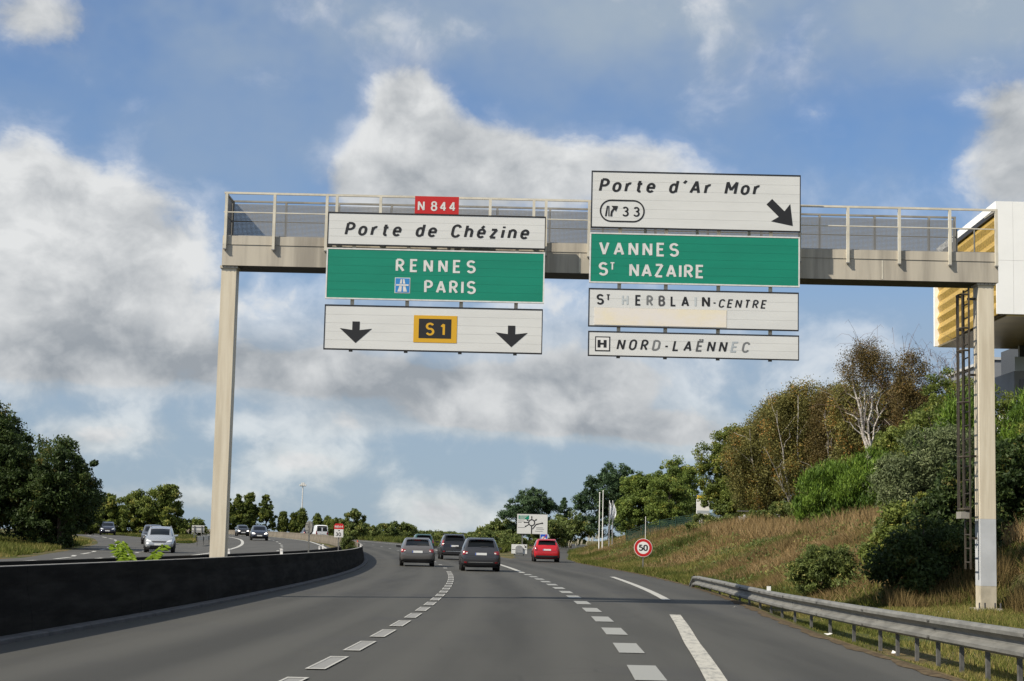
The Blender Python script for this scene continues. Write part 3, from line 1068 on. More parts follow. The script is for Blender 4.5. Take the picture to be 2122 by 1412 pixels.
# right hand stack
sg = sign_board('direction_sign', "white exit sign reading Porte d'Ar Mor with number 33 and slanting arrow", 1.67, 6.275, 8.205, 9.48, M_WHITE, M_BLACK, 6)
letters(sg, 'Porte d´Ar Mor', 1.825, 5.39, 9.005, .315, YL, M_BLACK, t=.190, ital=.20)
ov = MB()
oc = [(2.355 + sx * .245 + .25 * math.cos(rad(a)), 8.59 + .25 * math.sin(rad(a))) for sx, r in ((1, range(-90, 91, 10)), (-1, range(90, 271, 10))) for a in r]
n = len(oc)
for (x, z) in oc:
    dx, dz = x - max(2.11, min(2.60, x)), z - 8.59
    k = (.25 - .033) / .25
    ov.v += [(x, YL, z), (max(2.11, min(2.60, x)) + dx * k, YL, 8.59 + dz * k)]
ov.f = [(2 * i, 2 * i + 1, 2 * ((i + 1) % n) + 1, 2 * ((i + 1) % n)) for i in range(n)]
ov = ov.build('exit_badge', M_BLACK, sg)
letters(ov, '33', 2.355, 2.74, 8.465, .228, YL, M_BLACK, t=.17, name='digits')
mb = MB()
for k, poly in enumerate(([(1.975, 8.465), (2.015, 8.465), (2.045, 8.70), (2.015, 8.70)], [(2.05, 8.465), (2.075, 8.465), (2.07, 8.70), (2.05, 8.70)],
             [(2.09, 8.465), (2.135, 8.465), (2.14, 8.55), (2.185, 8.625), (2.16, 8.655), (2.105, 8.58)], [(2.115, 8.70), (2.26, 8.70), (2.215, 8.575)])):
    mb.add([(x, YL - .001 * k, z) for x, z in poly], [tuple(range(len(poly)))])
mb.build('exit_symbol', M_BLACK, ov)
mb = MB()
mb.v = [(x, YL, z) for x, z in ((5.522, 8.808), (5.647, 8.935), (5.919, 8.666), (6.044, 8.83), (6.102, 8.342), (5.623, 8.435), (5.794, 8.539))]
mb.f = [(0, 1, 2, 6), (2, 3, 4), (6, 2, 4), (6, 4, 5)]
mb.build('slanting_arrow', M_BLACK, sg)
brackets(sg, BR, 8.10, 8.205)
sg = sign_board('direction_sign', 'green sign reading VANNES and ST NAZAIRE', 1.655, 6.26, 6.985, 8.10, M_GREEN, M_LET, 6, .03, .03)
letters(sg, 'VANNES', 1.86, 3.61, 7.592, .315, YL, M_LET, t=.185)
letters(sg, 'S', 1.858, 2.06, 7.14, .31, YL, M_LET, t=.185)
letters(sg, 'T', 2.10, 2.23, 7.267, .183, YL, M_LET, t=.18)
letters(sg, 'NAZAIRE', 2.53, 4.17, 7.128, .31, YL, M_LET, t=.185)
brackets(sg, BR, 6.875, 6.985)
for x in (2.5, 5.5):
    MB().box(x - .05, x + .05, SY + .06, GY - .001, 7.45, 7.52).build('stand_off', M_BACK, sg)
sg = sign_board('direction_sign', 'white sign reading ST HERBLAIN-CENTRE with faded letters and blank patch', 1.65, 6.24, 6.02, 6.868, M_WHITE, M_BLACK, 4, .026)
letters(sg, 'S', 1.822, 1.995, 6.50, .243, YL, M_BLACK, t=.19)
letters(sg, 'T', 2.03, 2.137, 6.595, .145, YL, M_BLACK, t=.2)
for ch, a, b, m in (('H', 2.372, 2.519, M_FADE3), ('E', 2.667, 2.804, M_BLACK), ('R', 2.912, 3.06, M_FADE1), ('B', 3.174, 3.322, mat('greyed print', (.07, .07, .075), .5)), ('L', 3.437, 3.568, M_BLACK),
                    ('A', 3.673, 3.847, M_BLACK), ('I', 3.961, 4.001, M_FADE3), ('N', 4.125, 4.299, M_BLACK)):
    w = GL[ch][0] + .19
    letters(sg, ch, a, b, 6.497, .243, YL, m, t=.19, squeeze=((b - a) / .243 - .19) / max(.01, GL[ch][0]) if GL[ch][0] else 1,
            name='letter' if m in (M_BLACK, MATS['greyed print']) else 'faded_letter')
letters(sg, '-', 4.36, 4.44, 6.497, .243, YL, M_BLACK, t=.13, squeeze=.9, name='hyphen')
letters(sg, 'CENTRE', 4.478, 5.54, 6.495, .195, YL, M_BLACK, t=.17, ital=.20)
pm = mat('yellow mottled patch film', (.70, .665, .63), .35, col2=(.74, .66, .45), vscale=.9, stretch=(.8, 1, 1.5))  # cream drifting to yellow by noise in the base colour
tag(MB().box(1.782, 4.667, SY - .006, SY - .001, 6.062, 6.44).build('blank_patch', pm, sg), 'pale yellowish film patch hiding a line of text')
brackets(sg, BR, 5.925, 6.02)
sg = sign_board('direction_sign', 'lowest white sign reading NORD-LAËNNEC with boxed hospital letter', 1.655, 6.25, 5.375, 5.925, M_WHITE, M_BLACK, 3, .024)
hb = MB().box(1.808, 2.137, SY - .004, SY - .001, 5.482, 5.806).build('hospital_box', M_BLACK, sg)
MB().box(1.832, 2.113, SY - .007, SY - .0045, 5.506, 5.782).build('white_field', mat('fresh white sheeting', (.68, .68, .67), .4), hb)
letters(hb, 'H', 1.868, 2.077, 5.535, .22, SY - .0085, M_BLACK, t=.24, name='hospital_letter', squeeze=1.25)
letters(sg, 'NORD-LAËNNEC', 2.27, 5.175, 5.518, .243, YL, M_BLACK, t=.17, ital=.20, fade={3: M_FADE1, 7: mat('slightly faded print', (.085, .088, .09), .5), 10: M_FADE2, 11: M_FADE1})
for x in BR:
    MB().box(x - .04, x + .04, SY + .058, SY + .10, 5.345, 5.44).build('hanger', M_MESH, sg)
# ---------------------------------------------------------------- vehicles
M_GLASS = mat('car glass', (.006, .007, .008), .08, spec=.22)
M_TYRE = mat('tyre rubber', (.014, .014, .014), .8)
M_RIM = mat('alloy rim', (.42, .42, .43), .35, .7)
M_TRIM = mat('black plastic trim', (.018, .018, .02), .55)
M_CHROME = mat('chrome strip', (.70, .70, .70), .2, .9)
M_PLATE = mat('number plate white', (.70, .71, .70), .4)
M_PBLUE = mat('number plate blue', (.03, .08, .35), .4)
M_TAIL = mat('red tail lamp', (.20, .012, .016), .15, coat=.5)
M_TAILW = mat('clear lamp', (.55, .52, .50), .15, coat=.5)
M_LAMP = mat('headlamp glass', (.62, .65, .68), .12, .2, coat=.5)
M_LAMPON = mat('lit headlamp', (1.0, .95, .86), .2, emit=2.2)
M_UNDER = mat('underbody', (.01, .01, .01), .9)


def car_paint(name, c, metal=.35):
    return mat(name, c, .27, metal, coat=.7)


def make_car(name, label, loc, rz, paint, L=4.2, Wd=1.78, H=1.48, belt=.95, hood=.92, zb=.22, tail='hatch', plate=True, rails=False, light='tall', lit=False,
             roof_rear=.62, cowl=1.05, group=None, lower=.40, chrome=False, wheel=.315, antenna=False, mirrors=True):
    root = thing(name, loc, label, 'van' if tail == 'van' else 'car', group, rz)
    hw = Wd / 2
    l2 = L / 2
    if tail == 'van':
        st = [(-l2, .90, .38, 1.02, 1.04, .86), (-l2 + .03, .97, .30, 1.05, H - .30, .86), (-l2 + .06, .985, .28, 1.07, H - .08, .86), (-l2 + .25, .99, .25, 1.08, H, .88), (0, 1, .22, 1.08, H + .02, .88),
              (l2 - 1.55, 1, .22, 1.06, H - .04, .87), (l2 - .75, .98, .22, 1.04, 1.12, .85), (l2 - .25, .95, .24, .85, .90, .8), (l2 - .05, .88, .26, .66, .70, .75), (l2, .76, .34, .55, .58, .68)]
        gl0, gl1, ws = 2, 5, 5
        rear = (1,)
    else:
        yr = -l2 + roof_rear
        st = [(-l2, .74, .36, .58, .60, .62), (-l2 + .035, .90, .26, .70, .74, .80), (-l2 + .10, .955, zb, .84, belt - .06, .82), (-l2 + .17, .965, zb, belt - .04, belt + .02, .80),
              (yr, .985, zb, belt, H - .05, .70), (yr + .55, 1.0, zb, belt - .005, H - .005, .735), (yr + 1.15, 1.0, zb, belt - .015, H, .735),
              (cowl - .62, 1.0, zb, belt - .03, H - .07, .70), (cowl + .22, .985, zb, belt - .06, hood + .02, .74), (cowl + .55, .975, zb, hood - .08, hood - .005, .74),
              (l2 - .30, .93, zb, hood - .20, hood - .13, .70), (l2 - .09, .85, zb + .02, hood - .33, hood - .27, .62), (l2, .70, .34, .50, .53, .55)]
        gl0, gl1, ws = 3, 7, 7
        rear = (3,)
    k = 10
    V, Fc, MI = [], [], []
    for (y, wf, b, bl, tp, rw) in st:
        w = hw * wf
        r_ = hw * rw
        V += [(0, y, b), (w * .72, y, b), (w * .95, y, b + .07), (w, y, b + (bl - b) * .45), (w * .99, y, b + (bl - b) * .78), (w * .945, y, bl), (r_ + (w * .945 - r_) * .10, y, bl + (tp - bl) * .86),
              (r_ * .93, y, bl + (tp - bl) * .985), (r_ * .55, y, tp + .012), (0, y, tp + .02)]
    for i in range(len(st) - 1):
        for j in range(k - 1):
            Fc.append((i * k + j, i * k + j + 1, (i + 1) * k + j + 1, (i + 1) * k + j))
            m = 0
            if j == 5 and gl0 <= i <= gl1:
                m = 1
            if j in (7, 8) and i in rear:
                m = 2
            if j in (7, 8) and i == ws:
                m = 3
            if j == 6 and (i in rear or i == ws):
                m = 0
            if tail == 'van' and m == 1 and i < 5:
                m = 0
            MI.append(m)
    Fc.append(tuple(range(k)))
    MI.append(0)
    Fc.append(tuple((len(st) - 1) * k + j for j in range(k - 1, -1, -1)))
    MI.append(0)
    me = bpy.data.meshes.new('cage')
    me.from_pydata(V, [], Fc)
    bm = bmesh.new()
    bm.from_mesh(me)
    for f_, m in zip(bm.faces, MI):
        f_.material_index = m
    # mirror to the other side
    geo = bmesh.ops.duplicate(bm, geom=bm.verts[:] + bm.edges[:] + bm.faces[:])
    nv = [e for e in geo['geom'] if isinstance(e, bmesh.types.BMVert)]
    nf = [e for e in geo['geom'] if isinstance(e, bmesh.types.BMFace)]
    for v in nv:
        v.co.x = -v.co.x
    bmesh.ops.reverse_faces(bm, faces=nf)
    bmesh.ops.remove_doubles(bm, verts=bm.verts[:], dist=1e-4)
    bmesh.ops.recalc_face_normals(bm, faces=bm.faces[:])
    bm.to_mesh(me)
    bm.free()
    tmp = bpy.data.objects.new('cage', me)
    COL.objects.link(tmp)
    md = tmp.modifiers.new('s', 'SUBSURF')
    md.levels = 2
    dg = bpy.context.evaluated_depsgraph_get()
    me2 = bpy.data.meshes.new_from_object(tmp.evaluated_get(dg))
    bpy.data.objects.remove(tmp)
    bm = bmesh.new()
    bm.from_mesh(me2)
    bvh = BVHTree.FromBMesh(bm)
    for mi in (1, 2, 3):
        fs = [f_ for f_ in bm.faces if f_.material_index == mi]
        if fs:
            r = bmesh.ops.inset_region(bm, faces=fs, thickness=.028 if mi == 1 else .018, depth=0, use_boundary=True)
            for f_ in r['faces']:
                f_.material_index = 0
    names = {0: 'body', 1: 'side_window', 2: 'rear_window', 3: 'windscreen'}
    body = None
    for mi in (0, 1, 2, 3):
        for side in ((0,) if mi != 1 else (-1, 1)):
            b2 = bm.copy()
            kill = [f_ for f_ in b2.faces if f_.material_index != mi or (side and f_.calc_center_median().x * side < 0)]
            bmesh.ops.delete(b2, geom=kill, context='FACES')
            if not b2.faces:
                b2.free()
                continue
            if mi:
                for v in b2.verts:
                    v.co -= v.normal * 0
            mo = bpy.data.meshes.new(names[mi])
            b2.to_mesh(mo)
            b2.free()
            mo.materials.clear()
            mo.materials.append(paint if mi == 0 else M_GLASS)
            mo.polygons.foreach_set('material_index', [0] * len(mo.polygons))
            mo.polygons.foreach_set('use_smooth', [True] * len(mo.polygons))
            o = bpy.data.objects.new(names[mi], mo)
            COL.objects.link(o)
            o.parent = root
            if mi == 0:
                body = o
    bm.free()

    def lay(nm, corners, face, m, parent, off=.006, n=6):
        """patch laid on the bodywork: corners (a,b) seen from the rear, front or a side"""
        mb = MB()
        good = True
        for i in range(n + 1):
            for j in range(n + 1):
                s_, t_ = i / n, j / n
                a = (corners[0][0] * (1 - s_) + corners[1][0] * s_) * (1 - t_) + (corners[3][0] * (1 - s_) + corners[2][0] * s_) * t_
                b = (corners[0][1] * (1 - s_) + corners[1][1] * s_) * (1 - t_) + (corners[3][1] * (1 - s_) + corners[2][1] * s_) * t_
                if face in ('rear', 'front'):
                    sg_ = -1 if face == 'rear' else 1
                    o_, d_ = Vector((a, sg_ * 5, b)), Vector((0, -sg_, 0))
                else:
                    sg_ = -1 if face == 'left' else 1
                    o_, d_ = Vector((sg_ * 4, a, b)), Vector((-sg_, 0, 0))
                hit = bvh.ray_cast(o_, d_)
                if hit[0] is None:
                    good = False
                    break
                nn = hit[1] if hit[1].dot(d_) < 0 else -hit[1]
                mb.v.append(tuple(hit[0] + nn * off - d_ * off * .5))
            if not good:
                break
        if not good:
            return None
        mb.f = [(i * (n + 1) + j, i * (n + 1) + j + 1, (i + 1) * (n + 1) + j + 1, (i + 1) * (n + 1) + j) for i in range(n) for j in range(n)]
        o = mb.build(nm, m, None)
        o.parent = parent
        for p in o.data.polygons:
            p.use_smooth = True
        return o
    w = hw
    # rear
    lay('rear_bumper_skirt', [(-w * .80, zb + .05), (w * .80, zb + .05), (w * .84, lower), (-w * .84, lower)], 'rear', M_TRIM, body, .007, 8)
    if chrome:
        lay('chrome_strip', [(-w * .62, lower - .035), (w * .62, lower - .035), (w * .62, lower - .01), (-w * .62, lower - .01)], 'rear', M_CHROME, body, .016, 8)
        for sg_ in (-1, 1):
            lay('rear_reflector', [(sg_ * w * .70, lower - .07), (sg_ * w * .84, lower - .05), (sg_ * w * .84, lower + .01), (sg_ * w * .70, lower + .0)], 'rear', M_TAIL, body, .014, 3)
    for sg_ in (-1, 1):
        if light == 'tall':
            lay('tail_lamp', [(sg_ * w * .70, belt - .22), (sg_ * w * .90, belt - .30), (sg_ * w * .885, belt - .02), (sg_ * w * .74, belt + .0)], 'rear', M_TAIL, body, .012, 5)
        elif light == 'wide':
            t_ = lay('tail_lamp', [(sg_ * w * .66, belt - .20), (sg_ * w * .91, belt - .25), (sg_ * w * .90, belt - .07), (sg_ * w * .66, belt - .10)], 'rear', M_TAIL, body, .012, 5)
            if t_:
                lay('clear_lens', [(sg_ * w * .67, belt - .195), (sg_ * w * .76, belt - .205), (sg_ * w * .76, belt - .15), (sg_ * w * .67, belt - .14)], 'rear', M_TAILW, t_, .017, 3)
        elif light == 'pillar':
            lay('tail_lamp', [(sg_ * w * .80, belt - .15), (sg_ * w * .93, belt - .2), (sg_ * w * .86, belt + .18), (sg_ * w * .76, belt + .15)], 'rear', M_TAIL, body, .012, 5)
    if plate:
        pz = belt - .26 if tail != 'van' else .75
        hit = bvh.ray_cast(Vector((0, -5, pz + .05)), Vector((0, 1, 0)))
        y = hit[0].y - .012
        pl_ = MB().box(-.26, .26, y, y + .02, pz, pz + .11).build('number_plate', M_PLATE, None, loc=(0, 0, 0))
        pl_.parent = root
        b_ = MB().box(-.258, -.215, y - .003, y - .001, pz + .002, pz + .108).build('plate_band', M_PBLUE, None, loc=(0, 0, 0))
        b_.parent = pl_
    hf = hood - .33
    hit = bvh.ray_cast(Vector((0, 5, .46)), Vector((0, -1, 0)))
    if hit[0]:
        y = hit[0].y + .004
        pl_ = MB().box(-.26, .26, y, y + .02, .42, .53).build('number_plate', M_PLATE, None, loc=(0, 0, 0))
        pl_.parent = root
    lay('tailgate_gap', [(-w * .66, belt - .285), (w * .66, belt - .285), (w * .66, belt - .27), (-w * .66, belt - .27)], 'rear', M_TRIM, body, .004, 8)
    # front
    lay('grille', [(-w * .42, hf + .01), (w * .42, hf + .01), (w * .46, hf + .09), (-w * .46, hf + .09)], 'front', M_TRIM, body, .007, 8)
    lay('lower_grille', [(-w * .58, .27), (w * .58, .27), (w * .55, .40), (-w * .55, .40)], 'front', M_TRIM, body, .007, 8)
    for sg_ in (-1, 1):
        lay('headlamp', [(sg_ * w * .50, hf + .03), (sg_ * w * .84, hf + .06), (sg_ * w * .80, hf + .19), (sg_ * w * .54, hf + .11)], 'front', M_LAMPON if lit else M_LAMP, body, .012, 5)
        lay('sill_trim', [(-l2 + .9, zb + .0), (l2 - .9, zb + .0), (l2 - .9, zb + .09), (-l2 + .9, zb + .09)], 'left' if sg_ < 0 else 'right', M_TRIM, body, .006, 6)
    fl = MB().box(-w * .86, w * .86, -l2 + .12, l2 - .14, zb - .05, zb + .02).build('underbody', M_UNDER, None, loc=(0, 0, 0))
    fl.parent = root
    # wheels
    for sx in (-1, 1):
        for wy in (-l2 + .78, l2 - .86):
            cx = sx * (w - .115)
            ty = MB()
            n = 20
            prof = [(-.10, wheel - .075), (-.10, wheel - .02), (-.08, wheel), (.08, wheel), (.10, wheel - .02), (.10, wheel - .075)]
            for i in range(n):
                t = 2 * math.pi * i / n
                for (px_, r_) in prof:
                    ty.v.append((cx + px_, wy + r_ * math.cos(t), wheel + r_ * math.sin(t)))
            m_ = len(prof)
            ty.f = [(i * m_ + j, ((i + 1) % n) * m_ + j, ((i + 1) % n) * m_ + (j + 1) % m_, i * m_ + (j + 1) % m_) for i in range(n) for j in range(m_)]
            wl = ty.build('wheel', M_TYRE, None, loc=(0, 0, 0), smooth=True)
            wl.parent = root
            rm = MB()
            rm.tube([(cx + sx * .02, wy, wheel), (cx + sx * .085, wy, wheel)], wheel - .085, 14)
            rm = rm.build('rim', M_RIM, None, loc=(0, 0, 0))
            rm.parent = wl
            # wheel arch lip
            ar = MB()
            n = 16
            xo = sx * (w + .004)
            for i in range(n + 1):
                t = math.pi * (i / n) * 1.12 - .19
                for r_ in (wheel + .02, wheel + .075):
                    ar.v.append((xo, wy + r_ * math.cos(t), wheel + .01 + r_ * math.sin(t)))
            for i in range(n + 1):
                t = math.pi * (i / n) * 1.12 - .19
                for r_ in (wheel + .02, wheel + .075):
                    ar.v.append((xo - sx * .10, wy + r_ * math.cos(t), wheel + .01 + r_ * math.sin(t)))
            q2 = 2 * (n + 1)
            ar.f = [(2 * i, 2 * i + 1, 2 * i + 3, 2 * i + 2) for i in range(n)] + [(q2 + 2 * i, q2 + 2 * i + 2, 2 * i + 2, 2 * i) for i in range(n)] + [(q2 + 2 * i + 1, 2 * i + 1, 2 * i + 3, q2 + 2 * i + 3) for i in range(n)]
            ar = ar.build('wheel_arch', M_TRIM, None, loc=(0, 0, 0))
            ar.parent = body
        if mirrors:
            yb_ = cowl - .02
            mi_ = MB()
            mi_.add([(sx * (w * .93), yb_, belt - .02), (sx * (w + .17), yb_ - .02, belt + .0), (sx * (w + .19), yb_ - .02, belt + .11), (sx * (w * .95), yb_, belt + .09),
                     (sx * (w * .93), yb_ + .08, belt), (sx * (w + .14), yb_ + .12, belt + .02), (sx * (w + .15), yb_ + .12, belt + .09), (sx * (w * .95), yb_ + .08, belt + .07)],
                    [(0, 1, 2, 3), (7, 6, 5, 4), (0, 4, 5, 1), (1, 5, 6, 2), (2, 6, 7, 3), (3, 7, 4, 0)])
            mo_ = mi_.build('wing_mirror', M_TRIM if name != 'silver_estate_car' else paint, None, loc=(0, 0, 0))
            mo_.parent = root
    if rails:
        for sg_ in (-1, 1):
            rr = MB()
            y0, y1 = -l2 + roof_rear + .1, cowl - .7
            xr = sg_ * w * .68
            rr.tube([(xr, y0, H - .06), (xr, y0 + .1, H + .035), (xr, y1 - .1, H + .03), (xr, y1, H - .05)], .018, 6)
            rr = rr.build('roof_rail', M_TRIM if rails == 'black' else M_RIM, None, loc=(0, 0, 0))
            rr.parent = body
    if antenna:
        an = MB().tube([(0, -l2 + roof_rear + .15, H), (0, -l2 + roof_rear - .02, H + .22)], .009, 5).build('antenna', M_TRIM, None, loc=(0, 0, 0))
        an.parent = body
    if tail == 'hatch':
        hz = H - .035
        yr = -l2 + roof_rear
        sp = MB().add([(-w * .62, yr - .13, hz - .045), (w * .62, yr - .13, hz - .045), (w * .66, yr + .12, hz + .02), (-w * .66, yr + .12, hz + .02),
                       (-w * .62, yr - .13, hz - .02), (w * .62, yr - .13, hz - .02), (w * .66, yr + .12, hz + .045), (-w * .66, yr + .12, hz + .045)],
                      [(0, 1, 2, 3), (7, 6, 5, 4), (0, 4, 5, 1), (1, 5, 6, 2), (2, 6, 7, 3), (3, 7, 4, 0)]).build('roof_spoiler', paint, None, loc=(0, 0, 0))
        sp.parent = body
        bl_ = lay('brake_light', [(-.16, H - .13), (.16, H - .13), (.16, H - .105), (-.16, H - .105)], 'rear', M_TAIL, body, .02, 3)
        lay('rear_wiper', [(-.02, belt + .10), (.33, belt + .115), (.33, belt + .13), (-.02, belt + .12)], 'rear', M_TRIM, body, .014, 4)
    if tail == 'van':
        for sg_ in (-1, 1):
            lay('rear_door_window', [(sg_ * w * .10, 1.12), (sg_ * w * .78, 1.12), (sg_ * w * .70, H - .34), (sg_ * w * .10, H - .34)], 'rear', M_GLASS, body, .01, 5)
            lay('tail_lamp', [(sg_ * w * .80, .72), (sg_ * w * .93, .72), (sg_ * w * .90, 1.12), (sg_ * w * .80, 1.12)], 'rear', M_TAIL, body, .012, 4)
        lay('door_gap', [(-.008, .42), (.008, .42), (.008, H - .2), (-.008, H - .2)], 'rear', M_TRIM, body, .006, 6)
    return root


def on_road(s, u, dz=.0):
    p = at(s, u)
    return (p.x, p.y, p.z + .005)


P_GREY = car_paint('warm grey car paint', (.115, .110, .108))
P_DGREY = car_paint('dark grey car paint', (.042, .043, .048))
P_BLACK = car_paint('black car paint', (.014, .014, .016), .2)
P_GREEN = car_paint('dark green car paint', (.008, .06, .05), .2)
P_REDC = car_paint('red car paint', (.42, .008, .014), .1)
P_SILV = car_paint('silver car paint', (.42, .44, .46), .6)
P_NAVY = car_paint('navy car paint', (.014, .018, .034), .3)
P_WHITE = car_paint('white van paint', (.68, .69, .70), .0)
# going away from the camera
H0 = lambda s: heading(s)
make_car('grey_hatchback', 'warm grey hatchback driving away, nearest the concrete barrier', on_road(90.2, -1.35), H0(90), P_GREY, L=4.3, Wd=1.78, H=1.42, belt=.93, light='wide', roof_rear=.95, lower=.37)
make_car('grey_hatchback', 'dark grey hatchback driving away with chrome strip, nearest car to the camera', on_road(80.6, 1.46), H0(80), P_DGREY, L=4.26, Wd=1.79, H=1.49, belt=.97, light='wide', roof_rear=.50, chrome=True, antenna=True, lower=.42)
make_car('black_sport_utility_car', 'tall black off-road style car driving away between the two grey hatchbacks', on_road(115.8, 1.70), H0(115), P_BLACK, L=4.3, Wd=1.80, H=1.64, belt=1.08, hood=1.0, zb=.30, light='pillar', roof_rear=.40, rails='black', lower=.55, chrome=True, wheel=.35)
make_car('green_car', 'dark green car farthest ahead, behind the warm grey hatchback', on_road(142.0, 1.25), H0(142), P_GREEN, L=4.2, Wd=1.75, H=1.50, light='pillar', roof_rear=.45)
make_car('red_hatchback', 'bright red small hatchback on the exit lane', on_road(114.0, 7.68), H0(60), P_REDC, L=3.9, Wd=1.72, H=1.46, belt=.98, light='tall', roof_rear=.42, lower=.42)
make_car('white_van', 'white panel van beyond the bend, only its top above the barrier', on_road(230, -.9), H0(230), P_WHITE, L=4.4, Wd=1.72, H=1.9, tail='van', mirrors=False)
make_car('black_car', 'dark car beyond the bend to the left of the white van', on_road(243, -.9), H0(243), P_NAVY, L=4.3, Wd=1.78, H=1.5, light='tall')
# coming towards the camera
T0 = lambda s: heading(s) + math.pi
make_car('silver_estate_car', 'silver estate car with roof rails coming towards the camera', on_road(104.6, -16.2), math.pi + .17, P_SILV, L=4.5, Wd=1.76, H=1.52, belt=.95, hood=.90, rails='silver', roof_rear=.35)
make_car('black_car', 'black car half hidden behind the silver estate car', on_road(143, -20.3), math.pi + .2, P_BLACK, L=4.3, Wd=1.78, H=1.55)
make_car('navy_car', 'navy car far back on the slip road below the left trees', on_road(205, -27.6), T0(215), P_NAVY, L=4.3, Wd=1.78, H=1.5)
make_car('navy_car', 'dark blue oncoming car with lit headlights near the median, right of the left gantry column', on_road(181, -11.6), T0(181), P_NAVY, L=4.3, Wd=1.78, H=1.52, lit=True)
make_car('black_car', 'smaller black oncoming car with lit headlights following the dark blue car', on_road(238, -10.3), T0(238), P_BLACK, L=4.0, Wd=1.70, H=1.48, lit=True)
# ---------------------------------------------------------------- roadside signs and posts
def disc(mb, cx, cz, r, y, n=28, r_in=0.0):
    if r_in:
        vs = []
        for i in range(n):
            a = 2 * math.pi * i / n
            vs += [(cx + r * math.cos(a), y, cz + r * math.sin(a)), (cx + r_in * math.cos(a), y, cz + r_in * math.sin(a))]
        return mb.add(vs, [(2 * i, 2 * i + 1, 2 * ((i + 1) % n) + 1, 2 * ((i + 1) % n)) for i in range(n)])
    return mb.add([(cx + r * math.cos(2 * math.pi * i / n), y, cz + r * math.sin(2 * math.pi * i / n)) for i in range(n)], [tuple(range(n))])


gp = lambda x, y: (x, y, gz(x, y))
# speed limit
sx, sy = 6.68, 86.0
b = gz(sx, sy)
sg = thing('speed_limit_sign', (sx, sy, b), 'round red and white 50 speed limit sign on a post', 'road sign')
MB().box(sx - .03, sx + .03, sy + .03, sy + .08, b - .2, 1.55).build('post', M_GALV, sg)
MB().tube([(sx - .0, sy + .028, 1.24), (sx, sy + .002, 1.24)], .45, 32).build('plate', mat('sign rim white', (.74, .74, .72), .4), sg)
disc(MB(), sx, 1.24, .43, sy - .002, 32, .30).build('red_ring', M_RED, sg)
disc(MB(), sx, 1.24, .30, sy - .003, 32).build('white_field', mat('sign rim white', (.74, .74, .72), .4), sg)
letters(sg, '50', sx - .225, sx + .225, 1.24 - .16, .32, sy - .008, M_BLACK, t=.21, name='digits', squeeze=1.05)

# roundabout direction sign
sg = thing('roundabout_sign', gp(2.24, 160), 'large white roundabout direction sign on two posts behind the red car', 'road sign')
y = 160.0
x0, x1, z0, z1 = .85, 3.63, 2.26, 4.02
MB().box(x0, x1, y, y + .04, z0, z1).build('board', M_WHITE, sg)
MB().box(x0 - .02, x1 + .02, y + .005, y + .05, z1, z1 + .03).box(x0 - .02, x1 + .02, y + .005, y + .05, z0 - .03, z0).build('frame', M_BACK, sg)
for x in (1.35, 3.05):
    MB().box(x - .06, x + .06, y + .06, y + .18, gz(x, y) - .2, z1 - .1).build('post', M_GALV, sg)
gpn = MB().box(x0 + .12, x0 + 1.08, y - .006, y - .002, 3.56, 3.92).build('green_panel', M_GREEN, sg)
for k in range(3):
    MB().box(x0 + .2, x0 + .95 - .12 * k, y - .012, y - .008, 3.84 - k * .11, 3.885 - k * .11).build('text_line', M_LET, gpn)
rc, rz_ = 2.18, 3.26
ring = disc(MB(), rc, rz_, .32, y - .006, 28, .22).build('roundabout_ring', M_BLACK, sg)
mb = MB()
for a, l_ in ((90, .50), (35, .46), (178, .62), (212, .62), (150, .42)):
    ca, sa_ = math.cos(rad(a)), math.sin(rad(a))
    w_ = .04
    mb.add([(rc + ca * .30 - sa_ * w_, y - .0075, rz_ + sa_ * .30 + ca * w_), (rc + ca * .30 + sa_ * w_, y - .0075, rz_ + sa_ * .30 - ca * w_),
            (rc + ca * l_ + sa_ * w_, y - .0075, rz_ + sa_ * l_ - ca * w_), (rc + ca * l_ - sa_ * w_, y - .0075, rz_ + sa_ * l_ + ca * w_)], [(0, 1, 2, 3)])
    mb.add([(rc + ca * l_ - sa_ * .09, y - .008, rz_ + sa_ * l_ + ca * .09), (rc + ca * l_ + sa_ * .09, y - .008, rz_ + sa_ * l_ - ca * .09), (rc + ca * (l_ + .14), y - .008, rz_ + sa_ * (l_ + .14))], [(0, 1, 2)])
mb.add([(rc - .05, y - .009, z0), (rc + .05, y - .009, z0), (rc + .05, y - .009, rz_ - .28), (rc - .05, y - .009, rz_ - .28)], [(0, 1, 2, 3)])
mb.add([(rc + .04, y - .010, z0 + .42), (rc + .14, y - .010, z0 + .42), (rc + .42, y - .010, rz_ - .20), (rc + .95, y - .010, rz_ - .06), (rc + .95, y - .010, rz_ + .02), (rc + .38, y - .010, rz_ - .10)], [(0, 1, 2, 5), (2, 3, 4, 5)])
mb.add([(rc + .93, y - .011, rz_ - .12), (rc + 1.08, y - .011, rz_ - .02), (rc + .93, y - .011, rz_ + .08)], [(0, 1, 2)])
mb.build('junction_arms', M_BLACK, sg)
for (a, b_, z) in ((.08, .62, 3.38), (.08, .42, 3.25), (.08, .70, 2.78), (1.75, 2.35, 2.80), (1.75, 2.45, 2.67), (1.65, 2.35, 2.48)):
    MB().box(x0 + a, x0 + b_, y - .005, y - .002, z, z + .045).build('text_line', M_FADE1, sg)
